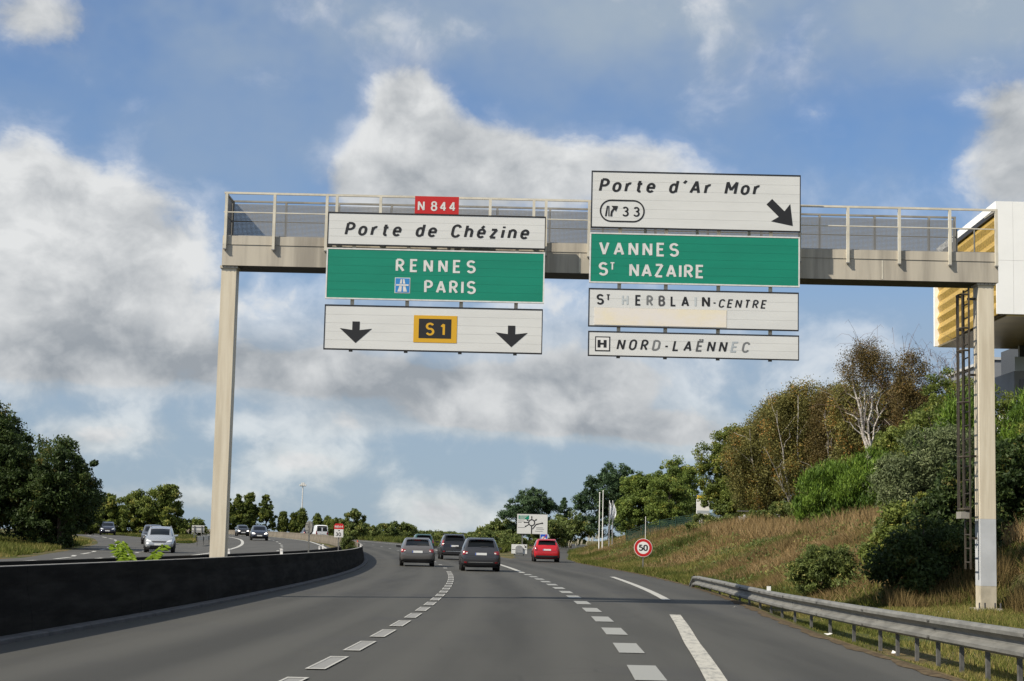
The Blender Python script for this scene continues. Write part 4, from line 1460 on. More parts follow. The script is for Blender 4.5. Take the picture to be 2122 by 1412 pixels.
# gore marker sign
y = 140.0
sg = thing('exit_nose_sign', gp(.95, y), 'low white exit nose sign with grey dome and arrow beside the red car', 'road sign')
MB().box(.33, 1.58, y, y + .05, .53, 1.27).build('board', M_WHITE, sg)
for x in (.6, 1.3):
    MB().box(x - .04, x + .04, y + .06, y + .12, gz(x, y) - .2, 1.2).build('post', M_GALV, sg)
dm = MB()
dm.prism([(.95 + .30 * math.cos(rad(a)), .95 + .24 * math.sin(rad(a))) for a in range(0, 181, 15)] + [(.65, .60), (1.25, .60)], y - .10, y - .004)
dm.build('grey_dome', mat('grey dome', (.28, .29, .30), .5, vary=.3, vscale=8), sg)
mb = MB().add([(1.33, y - .004, 1.20), (1.40, y - .004, 1.20), (1.46, y - .004, 1.12), (1.52, y - .004, 1.18), (1.54, y - .004, .98), (1.36, y - .004, 1.03), (1.42, y - .004, 1.07)], [(0, 1, 2, 6), (2, 3, 4), (6, 2, 4), (6, 4, 5)])
mb.build('arrow', M_BLACK, sg)
MB().box(.36, .64, y - .006, y - .003, .83, .87).box(1.26, 1.55, y - .006, y - .003, .83, .87).build('black_bar', M_BLACK, sg)
# blue end of express road sign
y = 150.0
sg = thing('blue_square_sign', gp(3.1, y), 'blue square sign with red slash just above the red car', 'road sign')
MB().box(2.78, 3.45, y, y + .03, 1.54, 2.21).build('plate', M_LET, sg)
MB().box(2.82, 3.41, y - .005, y - .002, 1.58, 2.17).build('blue_field', mat('strong blue sheeting', (.02, .09, .48), .45), sg)
MB().add([(x, y - .009, z) for x, z in ((2.90, 1.72), (3.30, 1.72), (3.33, 1.86), (3.22, 1.88), (3.15, 1.98), (2.98, 1.98), (2.90, 1.87))], [(0, 1, 2, 3, 4, 5, 6)]).build('white_car_symbol', M_LET, sg)
MB().add([(x, y - .012, z) for x, z in ((2.83, 1.60), (2.90, 1.59), (3.40, 2.15), (3.33, 2.16))], [(0, 1, 2, 3)]).build('red_slash', M_RED, sg)
MB().box(3.08, 3.14, y + .035, y + .09, gz(3.1, y) - .2, 2.1).build('post', M_GALV, sg)
# kilometre plate in the median
s_ = 78.3
p = at(s_, -4.92)
sg = thing('kilometre_sign', (p.x, p.y, p.z), 'small white kilometre sign with red N844 cap on a median post', 'road sign')
MB().box(p.x - .025, p.x + .025, p.y + .03, p.y + .07, p.z, 1.85).build('post', M_GALV, sg)
MB().box(p.x - .20, p.x + .20, p.y, p.y + .025, 1.40, 1.76).build('white_plate', M_LET, sg)
cap = MB()
cap.prism([(p.x - .22, 1.765), (p.x + .22, 1.765), (p.x + .22, 1.92), (p.x + .15, 2.01), (p.x - .15, 2.01), (p.x - .22, 1.92)], p.y, p.y + .025)
cap = cap.build('red_cap', M_RED, sg)
letters(cap, 'N844', p.x - .18, p.x + .18, 1.82, .11, p.y - .004, M_LET, t=.18)
letters(sg, '30', p.x - .14, p.x + .10, 1.45, .17, p.y - .004, M_BLACK, t=.18, name='digits')
disc(MB(), p.x + .01, 1.70, .03, p.y - .004, 12).build('dot', M_BLACK, sg)
# round sign seen from behind
p = at(60.4, -4.92)
sg = thing('round_sign', (p.x, p.y, p.z), 'grey back of a round sign on a post in the median', 'road sign', rz=0)
MB().box(p.x - .025, p.x + .025, p.y - .02, p.y + .03, p.z, 1.86).build('post', M_GALV, sg)
MB().tube([(p.x - .03, p.y + .06, 1.68), (p.x + .02, p.y + .10, 1.68)], .24, 8).build('plate', M_GALV, sg)
for dz in (-.1, .1):
    MB().box(p.x - .14, p.x + .14, p.y + .032, p.y + .058, 1.66 + dz, 1.69 + dz).build('clamp', M_POST, sg)
# sign back left of the gantry column
x, y = -30.0, 170.0
sg = thing('panel_sign', gp(x, y), 'back of a small panel sign partly behind the left gantry column', 'road sign')
MB().box(x - .7, x + .5, y, y + .04, 1.72, 2.40).build('plate', mat('pale sign back', (.50, .50, .48), .5, .2), sg)
for dx in (-.45, .25):
    MB().box(x + dx - .04, x + dx + .04, y - .08, y - .002, gz(x, y) - .1, 2.35).build('post', M_GALV, sg)
for dz in (1.85, 2.2):
    MB().box(x - .68, x + .48, y - .03, y - .001, dz, dz + .05).build('rib', M_POST, sg)
# white markers on the barriers
M_MARK = mat('marker white', (.75, .75, .73), .5)
for lab, s_, u_, hgt in (('small white marker block on the barrier just right of the left gantry column', 44.8, -5.5, .13), ('small white marker block on the near barrier left of the round sign post', 46.5, -4.35, .14),
                         ('taller white marker block on the barrier below the kilometre sign', 76.5, -5.5, .20), ('short white marker block left of the kilometre sign', 74.0, -5.5, .12),
                         ('tiny white marker on the far bend of the barrier', 96, -4.35, .12), ('white marker on the pale barrier below the van', 150, -4.35, .20)):
    p = at(s_, u_)
    zt = zr(s_) + (.868 if u_ > -5 else .86 + OPP - .2)
    mk = thing('marker_block', (p.x, p.y, zt), lab, 'marker', 'white marker blocks along the barriers')
    MB().box(p.x - .035, p.x + .035, p.y - .025, p.y + .025, zt, zt + hgt).build('block', M_MARK, mk)
    MB().box(p.x - .025, p.x + .025, p.y - .029, p.y - .026, zt + hgt - .06, zt + hgt - .015).build('reflector', M_TAILW, mk)
# cone
p = at(150, -3.6)
cn = thing('traffic_cone', (p.x, p.y, p.z), 'orange traffic cone beyond the end of the near barrier', 'cone')
MB().tube([p + Vector((0, 0, .03)), p + Vector((0, 0, .80))], [.17, .04], 12).build('cone', mat('cone orange', (.62, .07, .025), .5), cn)
MB().box(p.x - .2, p.x + .2, p.y - .2, p.y + .2, p.z, p.z + .03).build('foot', M_TRIM, cn)
MB().tube([p + Vector((0, 0, .40)), p + Vector((0, 0, .55))], [.118, .094], 12).build('band', M_LET, cn)
# lighting mast
x, y = -38.95, 330.0
z = gz(x, y)
lm = thing('lighting_mast', (x, y, z), 'tall slender lighting mast beyond the bend', 'street lamp')
M_MAST = mat('mast steel', (.58, .58, .57), .5, .2)
MB().tube([(x, y, z - .2), (x, y, 11.4)], [.16, .09], 10).build('mast', M_MAST, lm)
MB().box(x - .55, x + .55, y - .05, y + .05, 11.25, 11.35).build('crossbar', M_MAST, lm)
for dx in (-.5, -.17, .17, .5):
    MB().box(x + dx - .14, x + dx + .14, y - .3, y + .12, 11.36, 11.6 + (.35 if abs(dx) < .3 else 0)).build('floodlight', M_LET, lm)
# flag poles and flag
M_POLE = mat('white pole', (.70, .70, .68), .4)
for lab, x, zt in (('left one of the two bare white flagpoles on the bank', 7.33, 5.5), ('right one of the two bare white flagpoles on the bank', 7.60, 5.65)):
    y = 140.0
    z = gz(x, y)
    fp = thing('flagpole', (x, y, z), lab, 'flagpole', 'bare flagpoles')
    MB().tube([(x, y, z - .2), (x, y, zt)], [.05, .03], 8).build('pole', M_POLE, fp)
    MB().tube([(x, y, zt), (x, y, zt + .08)], [.05, .02], 8).build('finial', M_POLE, fp)
for k, (lab, x) in enumerate((('pole with furled white flag, left of the pair right of the bare flagpoles', 8.16), ('pole with furled white flag, right of the pair right of the bare flagpoles', 8.42))):
    y = 140.5
    z = gz(x, y)
    fp = thing('flagpole', (x, y, z), lab, 'flagpole', 'poles with furled flags')
    MB().tube([(x, y, z - .2), (x, y, 4.95)], [.04, .03], 8).build('pole', M_POLE, fp)
    fl = MB()
    rnd = random.Random(k)
    n = 9
    for i in range(n + 1):
        zz_ = 4.85 - 1.35 * i / n
        w_ = .05 + .16 * math.sin(math.pi * min(1, i / n * 1.05)) + rnd.uniform(0, .05)
        for j in range(5):
            fl.v.append((x + .04 + w_ * j / 4, y - .05 + .07 * math.sin(j * 2.2 + i * .5), zz_ - .05 * j))
    fl.f = [(i * 5 + j, i * 5 + j + 1, (i + 1) * 5 + j + 1, (i + 1) * 5 + j) for i in range(n) for j in range(4)]
    fl.build('flag', mat('white flag cloth', (.70, .72, .76), .8), fp, smooth=True)
x, y = 9.46, 120.0
fp = thing('thin_pole', gp(x, y), 'short thin white pole on the bank above the 50 sign', 'pole')
MB().tube([(x, y, gz(x, y) - .2), (x, y, 3.3)], .02, 6).build('pole', M_POLE, fp)
MB().tube([(x, y, 3.3), (x, y, 3.36)], .028, 6).build('cap', M_POLE, fp)
# totem
x, y = 13.85, 124.0
z = gz(x, y)
tt = thing('totem_sign', (x, y, z), 'white totem with yellow top half covered by leaves on the bank', 'sign')
MB().box(x - .45, x + .45, y, y + .3, z - .2, 4.75).build('white_panel', mat('totem white', (.78, .78, .77), .4), tt)
MB().box(x - .45, x + .45, y - .005, y - .001, 3.75, 3.95).build('grey_band', M_FADE2, tt)
MB().box(x - .40, x + .48, y + .02, y + .28, 4.77, 5.02).build('yellow_head', mat('totem yellow', (.75, .48, .02), .4), tt)
for k in range(6):
    MB().box(x - .40 + k * .15, x - .34 + k * .15, y - .05, y - .006, z - .1, 3.5 - .1 * (k % 2)).build('slat', M_LET, tt)
# white fence between the trunks
wf = thing('white_fence', gp(16.3, 109), 'white board fence glimpsed between the birch trunks', 'fence')
rnd = random.Random(4)
for k in range(26):
    x = 14.4 + k * .15
    y = 109 + .02 * k
    z = gz(x, y)
    h_ = 1.0 + rnd.uniform(-.35, .12)
    MB().box(x, x + .12, y, y + .03, z - .05, z + h_).build('board', mat('fence white', (.66, .66, .66), .6, vary=.25, vscale=3), wf)
for z_ in (.35, .95):
    MB().box(14.4, 18.3, 109.6, 109.66, gz(16, 109) + z_, gz(16, 109) + z_ + .08).build('fence_rail', M_POST, wf)
gf = thing('green_fence', gp(11, 132), 'low dark green mesh fence on top of the bank', 'fence')
M_GFEN = mat('dark green fence', (.012, .045, .032), .6)
for k in range(9):
    x = 9.0 + k * 1.2
    y = 132.0 - k * .35
    z = gz(x, y)
    MB().box(x - .03, x + .03, y - .03, y + .03, z - .1, z + 1.0).build('post', M_GFEN, gf)
    if k < 8:
        x2, y2 = x + 1.2, y - .35
        z2 = gz(x2, y2)
        pn = MB()
        for j in range(14):
            t = j / 14
            pn.add([(x + 1.2 * t, y - .35 * t, z + .1), (x + 1.2 * t + .05, y - .35 * t, z + .1), (x + 1.2 * t + .05, y - .35 * t, z + .95), (x + 1.2 * t, y - .35 * t, z + .95)], [(0, 1, 2, 3)])
        for j in range(6):
            h_ = .15 + j * .15
            pn.add([(x, y + .01, z + h_), (x2, y2 + .01, z2 + h_), (x2, y2 + .01, z2 + h_ + .03), (x, y + .01, z + h_ + .03)], [(0, 1, 2, 3)])
        pn.build('mesh_panel', M_GFEN, gf)

# ---------------------------------------------------------------- building with the golden folded flank
M_CLAD = mat('white cladding', (.82, .83, .82), .45, vary=.04, vscale=.6)
M_JOINT = mat('cladding joint', (.45, .46, .46), .6)
M_GOLDB = mat('golden soffit', (.26, .19, .06), .35, .5, vary=.3, vscale=.5)
gm = bpy.data.materials.new('perforated gold sheet')
gm.use_nodes = True
q = NT(gm.node_tree)
b = gm.node_tree.nodes['Principled BSDF']
b.inputs['Roughness'].default_value = .38
b.inputs['Metallic'].default_value = .40
t = q.new('ShaderNodeTexCoord')
mp = q.new('ShaderNodeMapping')
mp.inputs['Scale'].default_value = (1, 1, 1)
q.l.new(t.outputs['Object'], mp.inputs[0])
wv_ = q.new('ShaderNodeTexVoronoi')
wv_.inputs['Scale'].default_value = 7
q.l.new(mp.outputs[0], wv_.inputs['Vector'])
q.l.new(q.mix(q.smooth(wv_.outputs['Distance'], .25, .5), (.36, .215, .025), (.60, .39, .06)), b.inputs['Base Color'])
BXL, BXR, BY0, BY1, BZ0, BZ1 = 28.12, 48.0, 100.0, 116.2, 15.2, 21.85
bd = thing('office_building', (36, 108, gz(36, 108)), 'white cantilevered office block with folded golden flank at the right edge', 'building')
core = MB().box(BXL + .80, BXR, BY0 + .12, BY1, BZ0, BZ1 - .02).build('block', M_CLAD, bd)
# front cladding panels with a narrow window strip
x = BXL
rnd = random.Random(9)
ws_ = [1.0, .92, .5, .52, 1.0, 1.05, 1.0, 1.0, 1.1, 1.0, 1.0, 1.0, 1.0, 1.0, 1.0, 1.0, 1.0, 1.0]
for i, w_ in enumerate(ws_):
    if i == 2:
        MB().box(x + .006, x + w_ - .006, BY0, BY0 + .1, 20.99, BZ1).box(x + .006, x + w_ - .006, BY0, BY0 + .1, BZ0, 17.86).build('cladding_panel', M_CLAD, bd)
        MB().box(x + .02, x + w_ - .02, BY0 + .05, BY0 + .1, 17.87, 20.98).build('strip_window', mat('grey strip glazing', (.30, .32, .34), .2), bd)
    else:
        for z0, z1 in ((BZ0, 18.35), (18.36, BZ1)):
            MB().box(x + .006, x + w_ - .006, BY0, BY0 + .1, z0, z1).build('cladding_panel', M_CLAD, bd)
    x += w_
    if x > BXR:
        break
# folded golden flank: horizontal folds running back along the side
folds = 8
fh = (BZ1 - .75 - BZ0) / folds
for k in range(folds):
    za, zb_ = BZ0 + k * fh, BZ0 + (k + 1) * fh
    zm = (za + zb_) / 2
    xo, xi, sk = BXL - .0, BXL + .12, .56
    o_ = .015 * (k % 3)
    mb = MB().add([(xi, BY0 + .10, za), (xo - o_, BY0 + .10, zm), (xi, BY0 + .10, zb_), (xi + sk, BY1, za), (xo - o_ + sk, BY1, zm), (xi + sk, BY1, zb_)],
                  [(0, 1, 4, 3), (1, 2, 5, 4), (0, 2, 1), (3, 4, 5), (0, 3, 5, 2)])
    mb.build('gold_fold', gm, bd)
skew = lambda xa, xb, z0, z1: MB().add([(xa, BY0 + .101, z0), (xb, BY0 + .101, z0), (xb + .56, BY1, z0), (xa + .56, BY1, z0), (xa, BY0 + .101, z1), (xb, BY0 + .101, z1), (xb + .56, BY1, z1), (xa + .56, BY1, z1)], [(0, 3, 2, 1), (4, 5, 6, 7), (0, 1, 5, 4), (1, 2, 6, 5), (2, 3, 7, 6), (3, 0, 4, 7)])
skew(BXL - .03, BXL + .36, BZ1 - .74, BZ1 - .45).build('painted_shadow_strip', M_TRIM, bd)  # black strip painted in for the shadow line under the coping
skew(BXL - .02, BXL + .4, BZ1 - .449, BZ1).build('coping', M_CLAD, bd)
MB().box(BXL + .36, BXL + .80, BY1 + .001, BY1 + .3, BZ0 - .05, BZ1 - .45).build('end_fin', M_CLAD, bd)
MB().box(BXL + .58, BXR, BY0 + .05, BY1, BZ0 - .12, BZ0 - .003).build('soffit', M_GOLDB, bd)
# lower storeys set back below
zg = gz(36, 120) - .3
MB().box(32.9, 48, 113.2, 118.5, zg, 11.45).build('white_plinth', M_CLAD, bd)
lo = MB().box(33.0, 48, 113.4, 118.4, 11.46, 13.3).build('grey_wall', mat('grey render', (.24, .25, .27), .7, vary=.15, vscale=.5), bd)
for i in range(6):
    x = 33.35 + i * 2.2
    wn = MB().box(x, x + .9, 113.33, 113.39, 11.9, 12.75).build('window', mat('dark office glazing', (.03, .035, .04), .1), lo)
    MB().box(x - .05, x + .95, 113.30, 113.36, 11.82, 11.89).build('sill', M_JOINT, wn)
gz_l = MB().box(33.5, 48, 114.2, 118.2, 13.31, BZ0 - .13).build('glazed_storey', mat('dark office glazing', (.03, .035, .04), .1), bd)
for i in range(10):
    MB().box(33.5 + i * 1.4, 33.58 + i * 1.4, 114.12, 114.19, 13.31, BZ0 - .14).build('mullion', M_JOINT, gz_l)
for i in range(10):
    MB().box(33.05 + i * 1.45, 34.42 + i * 1.45, 113.42, 113.45, 13.32, 14.25).build('balustrade_pane', mat('balustrade glass', (.35, .40, .43), .15), bd)
ob = thing('grey_building', (40, 128, gz(40, 128)), 'lower grey building behind the white office block', 'building')
MB().box(34.9, 60, 125, 138, gz(40, 128) - 1, 15.3).build('wall', mat('mid grey cladding', (.20, .215, .24), .6, vary=.15, vscale=.4), ob)
MB().box(34.7, 60, 124.9, 138, 15.31, 15.5).build('roof_edge', M_JOINT, ob)
for i in range(5):
    MB().box(35.6 + i * 2.4, 37.0 + i * 2.4, 124.93, 124.99, 12.9, 14.2).build('window', MATS['dark office glazing'], ob)
# ---------------------------------------------------------------- vegetation
def unit(v):
    return v / np.maximum(1e-9, np.linalg.norm(v, axis=1))[:, None]


def leaves(name, c, size, tint, m, parent, rng, elong=1.7, bias=None, bamt=0.0):
    """one pointed leaf per row of c"""
    n = len(c)
    a = unit(rng.normal(size=(n, 3)))
    if bias is not None:
        a = unit(a * (1 - bamt) + bias * bamt)
    r = unit(rng.normal(size=(n, 3)))
    b = unit(np.cross(a, r))
    l = (size * rng.uniform(.7, 1.3, n))[:, None]
    w = l / elong
    co = np.empty((n, 3, 3))
    co[:, 0] = c - a * l * .45 - b * w * .5
    co[:, 1] = c - a * l * .30 + b * w * .5
    co[:, 2] = c + a * l * .6
    f = np.arange(n * 3).reshape(n, 3)
    org = np.array(parent_org(parent)) if parent else 0
    return mesh_np(name, co.reshape(-1, 3) - org, f, m, parent, np.repeat(np.clip(tint, 0, 1), 3))


def limb(mb, p0, p1, r0, r1, rng, n=5, wob=.08, sides=6):
    p0, p1 = np.array(p0, float), np.array(p1, float)
    L = np.linalg.norm(p1 - p0)
    pts, rs = [], []
    for i in range(n + 1):
        t = i / n
        w = rng.normal(size=3) * wob * L * .25 * (1 if 0 < i < n else 0)
        w[2] += L * .06 * math.sin(math.pi * t)
        pts.append(tuple(p0 * (1 - t) + p1 * t + w))
        rs.append(r0 * (1 - t) + r1 * t)
    mb.tube(pts, rs, sides, cap=False)
    return pts


def tree(name, label, x, y, lobes, leaf, n_clump, per, m_leaf, m_bark, seed, clump=.55, trunk=.16, cat='tree', group=None, shell=.55, flat=.75, elong=1.7, up=0.0,
         limbs=14, droop=0.0, base=None, tintrange=(0, 1), trunk_top=None):
    """tapered trunk, limbs to the clumps and a crown of leaf clumps filling the lobes (x, y, z relative to the foot, then radii)"""
    rng = np.random.default_rng(seed)
    z0 = gz(x, y) if base is None else base
    n_clump, leaf, shell = int(n_clump * 1.6), leaf * 1.12, shell * .75
    root = thing(name, (x, y, z0), label, cat, group)
    lob = np.array(lobes, float)
    extra = []                                                   # smaller boughs swell out of the main masses
    for _ in range(9):
        b_ = lob[rng.integers(len(lob))]
        dd = rng.normal(size=3)
        dd /= np.linalg.norm(dd)
        dd[2] = abs(dd[2]) * .9 - .15
        f_ = rng.uniform(.22, .42)
        extra.append(np.concatenate([b_[:3] + dd * b_[3:6] * .92, b_[3:6] * f_ * np.array([1, 1, rng.uniform(.8, 1.5)])]))
    lob = np.vstack([lob, np.array(extra)])
    vol = lob[:, 3] * lob[:, 4] * lob[:, 5]
    li = rng.choice(len(lob), n_clump, p=vol ** .75 / (vol ** .75).sum())
    d = unit(rng.normal(size=(n_clump, 3)))
    rr = shell + (1 - shell) * rng.uniform(0, 1, n_clump) ** .6
    cc = lob[li, :3] + d * rr[:, None] * lob[li, 3:6]
    cr = clump * rng.uniform(.45, 1.5, n_clump)
    out = rng.uniform(0, 1, n_clump) < .16                       # stray sprigs break the outline
    cc[out] = lob[li[out], :3] + d[out] * rng.uniform(.98, 1.10, out.sum())[:, None] * lob[li[out], 3:6]
    cr[out] *= .8
    keep = cc[:, 2] > .15
    for _ in range(5):                                           # gaps where one looks into the crown
        k0 = rng.integers(n_clump)
        gc = lob[li[k0], :3] + d[k0] * lob[li[k0], 3:6]
        keep &= np.linalg.norm(cc - gc, axis=1) > rng.uniform(.22, .42) * lob[li[k0], 3:6].mean()
    cc, cr = cc[keep], cr[keep]
    k = len(cc)
    ci = np.repeat(np.arange(k), per)
    off = unit(rng.normal(size=(len(ci), 3))) * (rng.uniform(0, 1, len(ci)) ** .5)[:, None] * cr[ci][:, None]
    off[:, 2] *= flat
    if droop:
        off[:, 2] -= droop * rng.uniform(0, 1, len(ci)) ** 2
    c = cc[ci] + off + np.array([x, y, z0])
    c[:, 2] = np.maximum(c[:, 2], z0 + .05)
    ct = rng.uniform(*tintrange, k)
    tint = ct[ci] * .65 + rng.uniform(0, .4, len(ci))
    bias = None
    if up:
        bias = unit(off * np.array([.6, .6, .3]) + np.array([0, 0, .55]))
    leaves('crown', c, leaf, tint, m_leaf, root, rng, elong, bias, up)
    tb = MB()
    zc = float(np.average(lob[:, 2], weights=vol))
    top = trunk_top or float((lob[:, 2] + lob[:, 5] * .55).max())
    ax, ay = float(np.average(lob[:, 0], weights=vol)), float(np.average(lob[:, 1], weights=vol))
    n = 7
    pts = [(x + ax * (i / n) + rng.normal() * .05 * i / n, y + ay * (i / n) + rng.normal() * .05, z0 - .15 + (top + .15) * i / n) for i in range(n + 1)]
    tb.tube(pts, [trunk * (1 - .85 * i / n) for i in range(n + 1)], 8, cap=False)
    tr = tb.build('trunk', m_bark, root, smooth=True)
    if limbs:
        lb = MB()
        idx = rng.choice(k, min(limbs, k), replace=False)
        for i in idx:
            e = cc[i] + np.array([x, y, z0])
            t = np.clip((e[2] - z0) / top * .62, .12, .9)
            j = int(t * n)
            s_ = np.array(pts[j])
            limb(lb, s_, e, trunk * (1 - .8 * t) * .5, .012, rng)
        lb.build('limb', m_bark, root, smooth=True)
    return root


M_BARK = mat('brown bark', (.075, .058, .042), .9, vary=.4, vscale=6, stretch=(1, 1, .3), bump=.4)
M_BIRCH = mat('white birch bark', (.55, .52, .47), .8, col2=(.20, .17, .15), vscale=5, stretch=(1, 1, 2.5))
M_TWIG = mat('purple brown twigs', (.085, .055, .050), .9)
L_DARK = leaf_mat('dark broadleaf', (0.013, 0.028, 0.010), (0.063, 0.097, 0.025), (0.147, 0.125, 0.031))
L_OLIVE = leaf_mat('olive broadleaf', (0.053, 0.083, 0.019), (0.183, 0.224, 0.048), (0.316, 0.268, 0.061))
L_GREEN = leaf_mat('mid green broadleaf', (0.052, 0.085, 0.020), (0.174, 0.235, 0.049), (0.306, 0.295, 0.061))
L_BIRCH = leaf_mat('autumn birch leaf', (0.066, 0.070, 0.025), (0.211, 0.199, 0.057), (0.376, 0.189, 0.048))
L_RUST = leaf_mat('rusty birch leaf', (0.060, 0.050, 0.018), (0.162, 0.120, 0.041), (0.228, 0.138, 0.048))
L_PINE = leaf_mat('pine needle', (0.018, 0.040, 0.019), (0.066, 0.114, 0.048), transl=.1)
L_CYPR = leaf_mat('bright cypress spray', (0.029, 0.066, 0.010), (0.120, 0.198, 0.022), (0.204, 0.288, 0.042), transl=.2)
L_WILLOW = leaf_mat('grey green willow leaf', (0.041, 0.059, 0.024), (0.155, 0.189, 0.084), (0.338, 0.365, 0.203), transl=.2)
L_BUSH = leaf_mat('bush leaf', (0.046, 0.069, 0.020), (0.161, 0.203, 0.055), (0.344, 0.298, 0.092))
L_POPL = leaf_mat('poplar leaf', (.036, .058, .014), (.135, .170, .036), (.24, .24, .05))
L_FERN = leaf_mat('yellow green frond', (.20, .30, .015), (.40, .52, .05), transl=.4)
# --- left: dark group beyond the slip road
LT = 'trees beyond the opposite carriageway'
tree('broadleaf_tree', 'tallest dark broadleaf tree at the left edge of the picture', -31.6, 108, [(0, 0, 4.6, 2.6, 2.4, 3.0), (-.4, 0, 6.6, 1.4, 1.3, 1.7), (.9, -.6, 3.0, 2.2, 2.2, 2.4)], .17, 170, 150, L_DARK, M_BARK, 1, .62, group=LT)
tree('broadleaf_tree', 'dark rounded tree overhanging the slip road, right of the tallest left tree', -27.4, 107, [(0, 0, 4.2, 2.0, 2.2, 2.4), (.8, 0, 3.4, 1.5, 1.6, 1.6), (-.6, 0, 2.2, 2.0, 2.0, 2.0)], .17, 150, 150, L_DARK, M_BARK, 2, .58, group=LT)
tree('broadleaf_tree', 'dark tree mostly outside the left picture edge', -36.5, 106, [(0, 0, 4.4, 3.0, 2.6, 3.6)], .2, 130, 130, L_DARK, M_BARK, 3, .7, group=LT)
tree('broadleaf_tree', 'dark low tree filling the gap below the left trees', -29.6, 112, [(0, 0, 2.4, 3.4, 2.0, 2.4)], .2, 130, 140, L_DARK, M_BARK, 4, .6, group=LT, limbs=6)
tree('broadleaf_tree', 'dark tree behind the left group', -35.0, 118, [(0, 0, 4.0, 3.6, 2.6, 3.6)], .22, 120, 120, L_DARK, M_BARK, 5, .8, group=LT, limbs=6)
tree('conical_tree', 'small conical tree just right of the dark left trees', -48.2, 200, [(0, 0, 2.4, 1.5, 1.5, 1.5), (0, 0, 3.7, .85, .85, 1.5), (0, 0, 1.0, 1.6, 1.6, 1.2)], .26, 80, 90, L_POPL, M_BARK, 6, .5, group=LT, limbs=4)
for i, (lab, dx, w_, h_) in enumerate((('leftmost sunlit round tree behind the silver car', -50.5, 2.4, 4.6), ('middle sunlit round tree behind the silver car', -46.6, 2.5, 5.2), ('tallest sunlit tree behind the silver car', -43.2, 2.4, 6.0))):
    tree('round_tree', lab, dx, 218, [(0, 0, h_ * .55, w_, w_, h_ * .42), (.3, 0, h_ * .8, w_ * .55, w_ * .6, h_ * .26), (0, 0, h_ * .25, w_ * 1.05, w_, h_ * .28)], .28, 120, 100, L_OLIVE, M_BARK, 10 + i, .55, group='round trees behind the silver car', limbs=5)
for i, dx in enumerate((-53.5, -39.6)):
    tree('hedge_bush', ('low bush under the conical tree', 'low bush right of the sunlit round trees')[i], dx, 214 + 4 * i, [(0, 0, .9, 2.3, 1.6, 1.1)], .25, 50, 90, L_OLIVE, M_BARK, 20 + i, .5, cat='bush', limbs=0)
# --- poplars in the middle distance
PP = 'poplars behind the opposite carriageway'
for i, (px_, top, w_) in enumerate(((486, 6.6, 1.3), (505, 7.5, 1.35), (528, 8.2, 1.7), (563, 7.5, 1.9), (597, 4.8, .85), (622, 4.6, 1.1), (637, 5.2, 1.15), (668, 4.4, 1.1), (690, 3.6, 1.2))):
    yy = 330.0
    xx = (px_ - 1061) / 3600 * yy
    tree('poplar_tree', ('leftmost poplar beside the gantry column', 'second poplar from the gantry column', 'tallest pointed poplar above the oncoming cars', 'broad poplar right of the tallest one', 'slim small poplar left of the lighting mast',
                         'small poplar just left of the lighting mast', 'small poplar just right of the lighting mast', 'small poplar behind the white van', 'low poplar between the van and the kilometre sign')[i],
         xx, yy, [(0, 0, top * .36, w_, w_, top * .34), (0, 0, top * .62, w_ * .72, w_ * .7, top * .27), (0, 0, top * .83, w_ * .38, w_ * .38, top * .18)], .36, 90, 70, L_POPL, M_BARK, 30 + i, .45, group=PP, limbs=3, up=.4)
for i, (px_, yy, w_, h_, m_) in enumerate(((742, 250, 1.7, 4.0, L_BUSH), (775, 262, 2.0, 2.5, L_BUSH), (808, 268, 2.0, 2.4, L_BUSH), (838, 270, 1.8, 2.6, L_BUSH), (862, 275, .9, 2.1, L_BUSH), (712, 300, 2.2, 3.2, L_POPL))):
    xx = (px_ - 1061) / 3600 * yy
    tree('roadside_bush', ('round bush tree above the kilometre sign', 'first dark bush right of the round bush tree', 'second bush along the far verge', 'windswept bush above the warm grey hatchback', 'last small bush of the far verge row', 'bush behind the small poplars')[i],
         xx, yy, [(0, 0, h_ * .55, w_, w_, h_ * .45), (.2, 0, h_ * .3, w_ * 1.1, w_, h_ * .35)], .26, 70, 90, m_, M_BARK, 50 + i, .45, cat='bush', group='bushes on the far verge', limbs=4)
# --- hedge closing the view straight ahead
for i, (px_, yy, w_, h_) in enumerate(((900, 300, 3.2, 1.5), (950, 320, 3.4, 1.3), (1000, 330, 3.4, 1.5), (1028, 240, 2.0, 2.6), (1050, 232, 2.0, 3.2))):
    xx = (px_ - 1061) / 3600 * yy
    tree('hedge_bush', ('low hedge bush behind the green car', 'low hedge bush behind the black car', 'low hedge bush behind the nearest grey hatchback', 'bush left of the dark pine', 'taller bush at the foot of the dark pine')[i],
         xx, yy, [(0, 0, h_ * .5, w_, 1.6, h_ * .5)], .28, 50, 80, L_BUSH, M_BARK, 60 + i, .45, cat='bush', group='hedge bushes straight ahead', limbs=0)
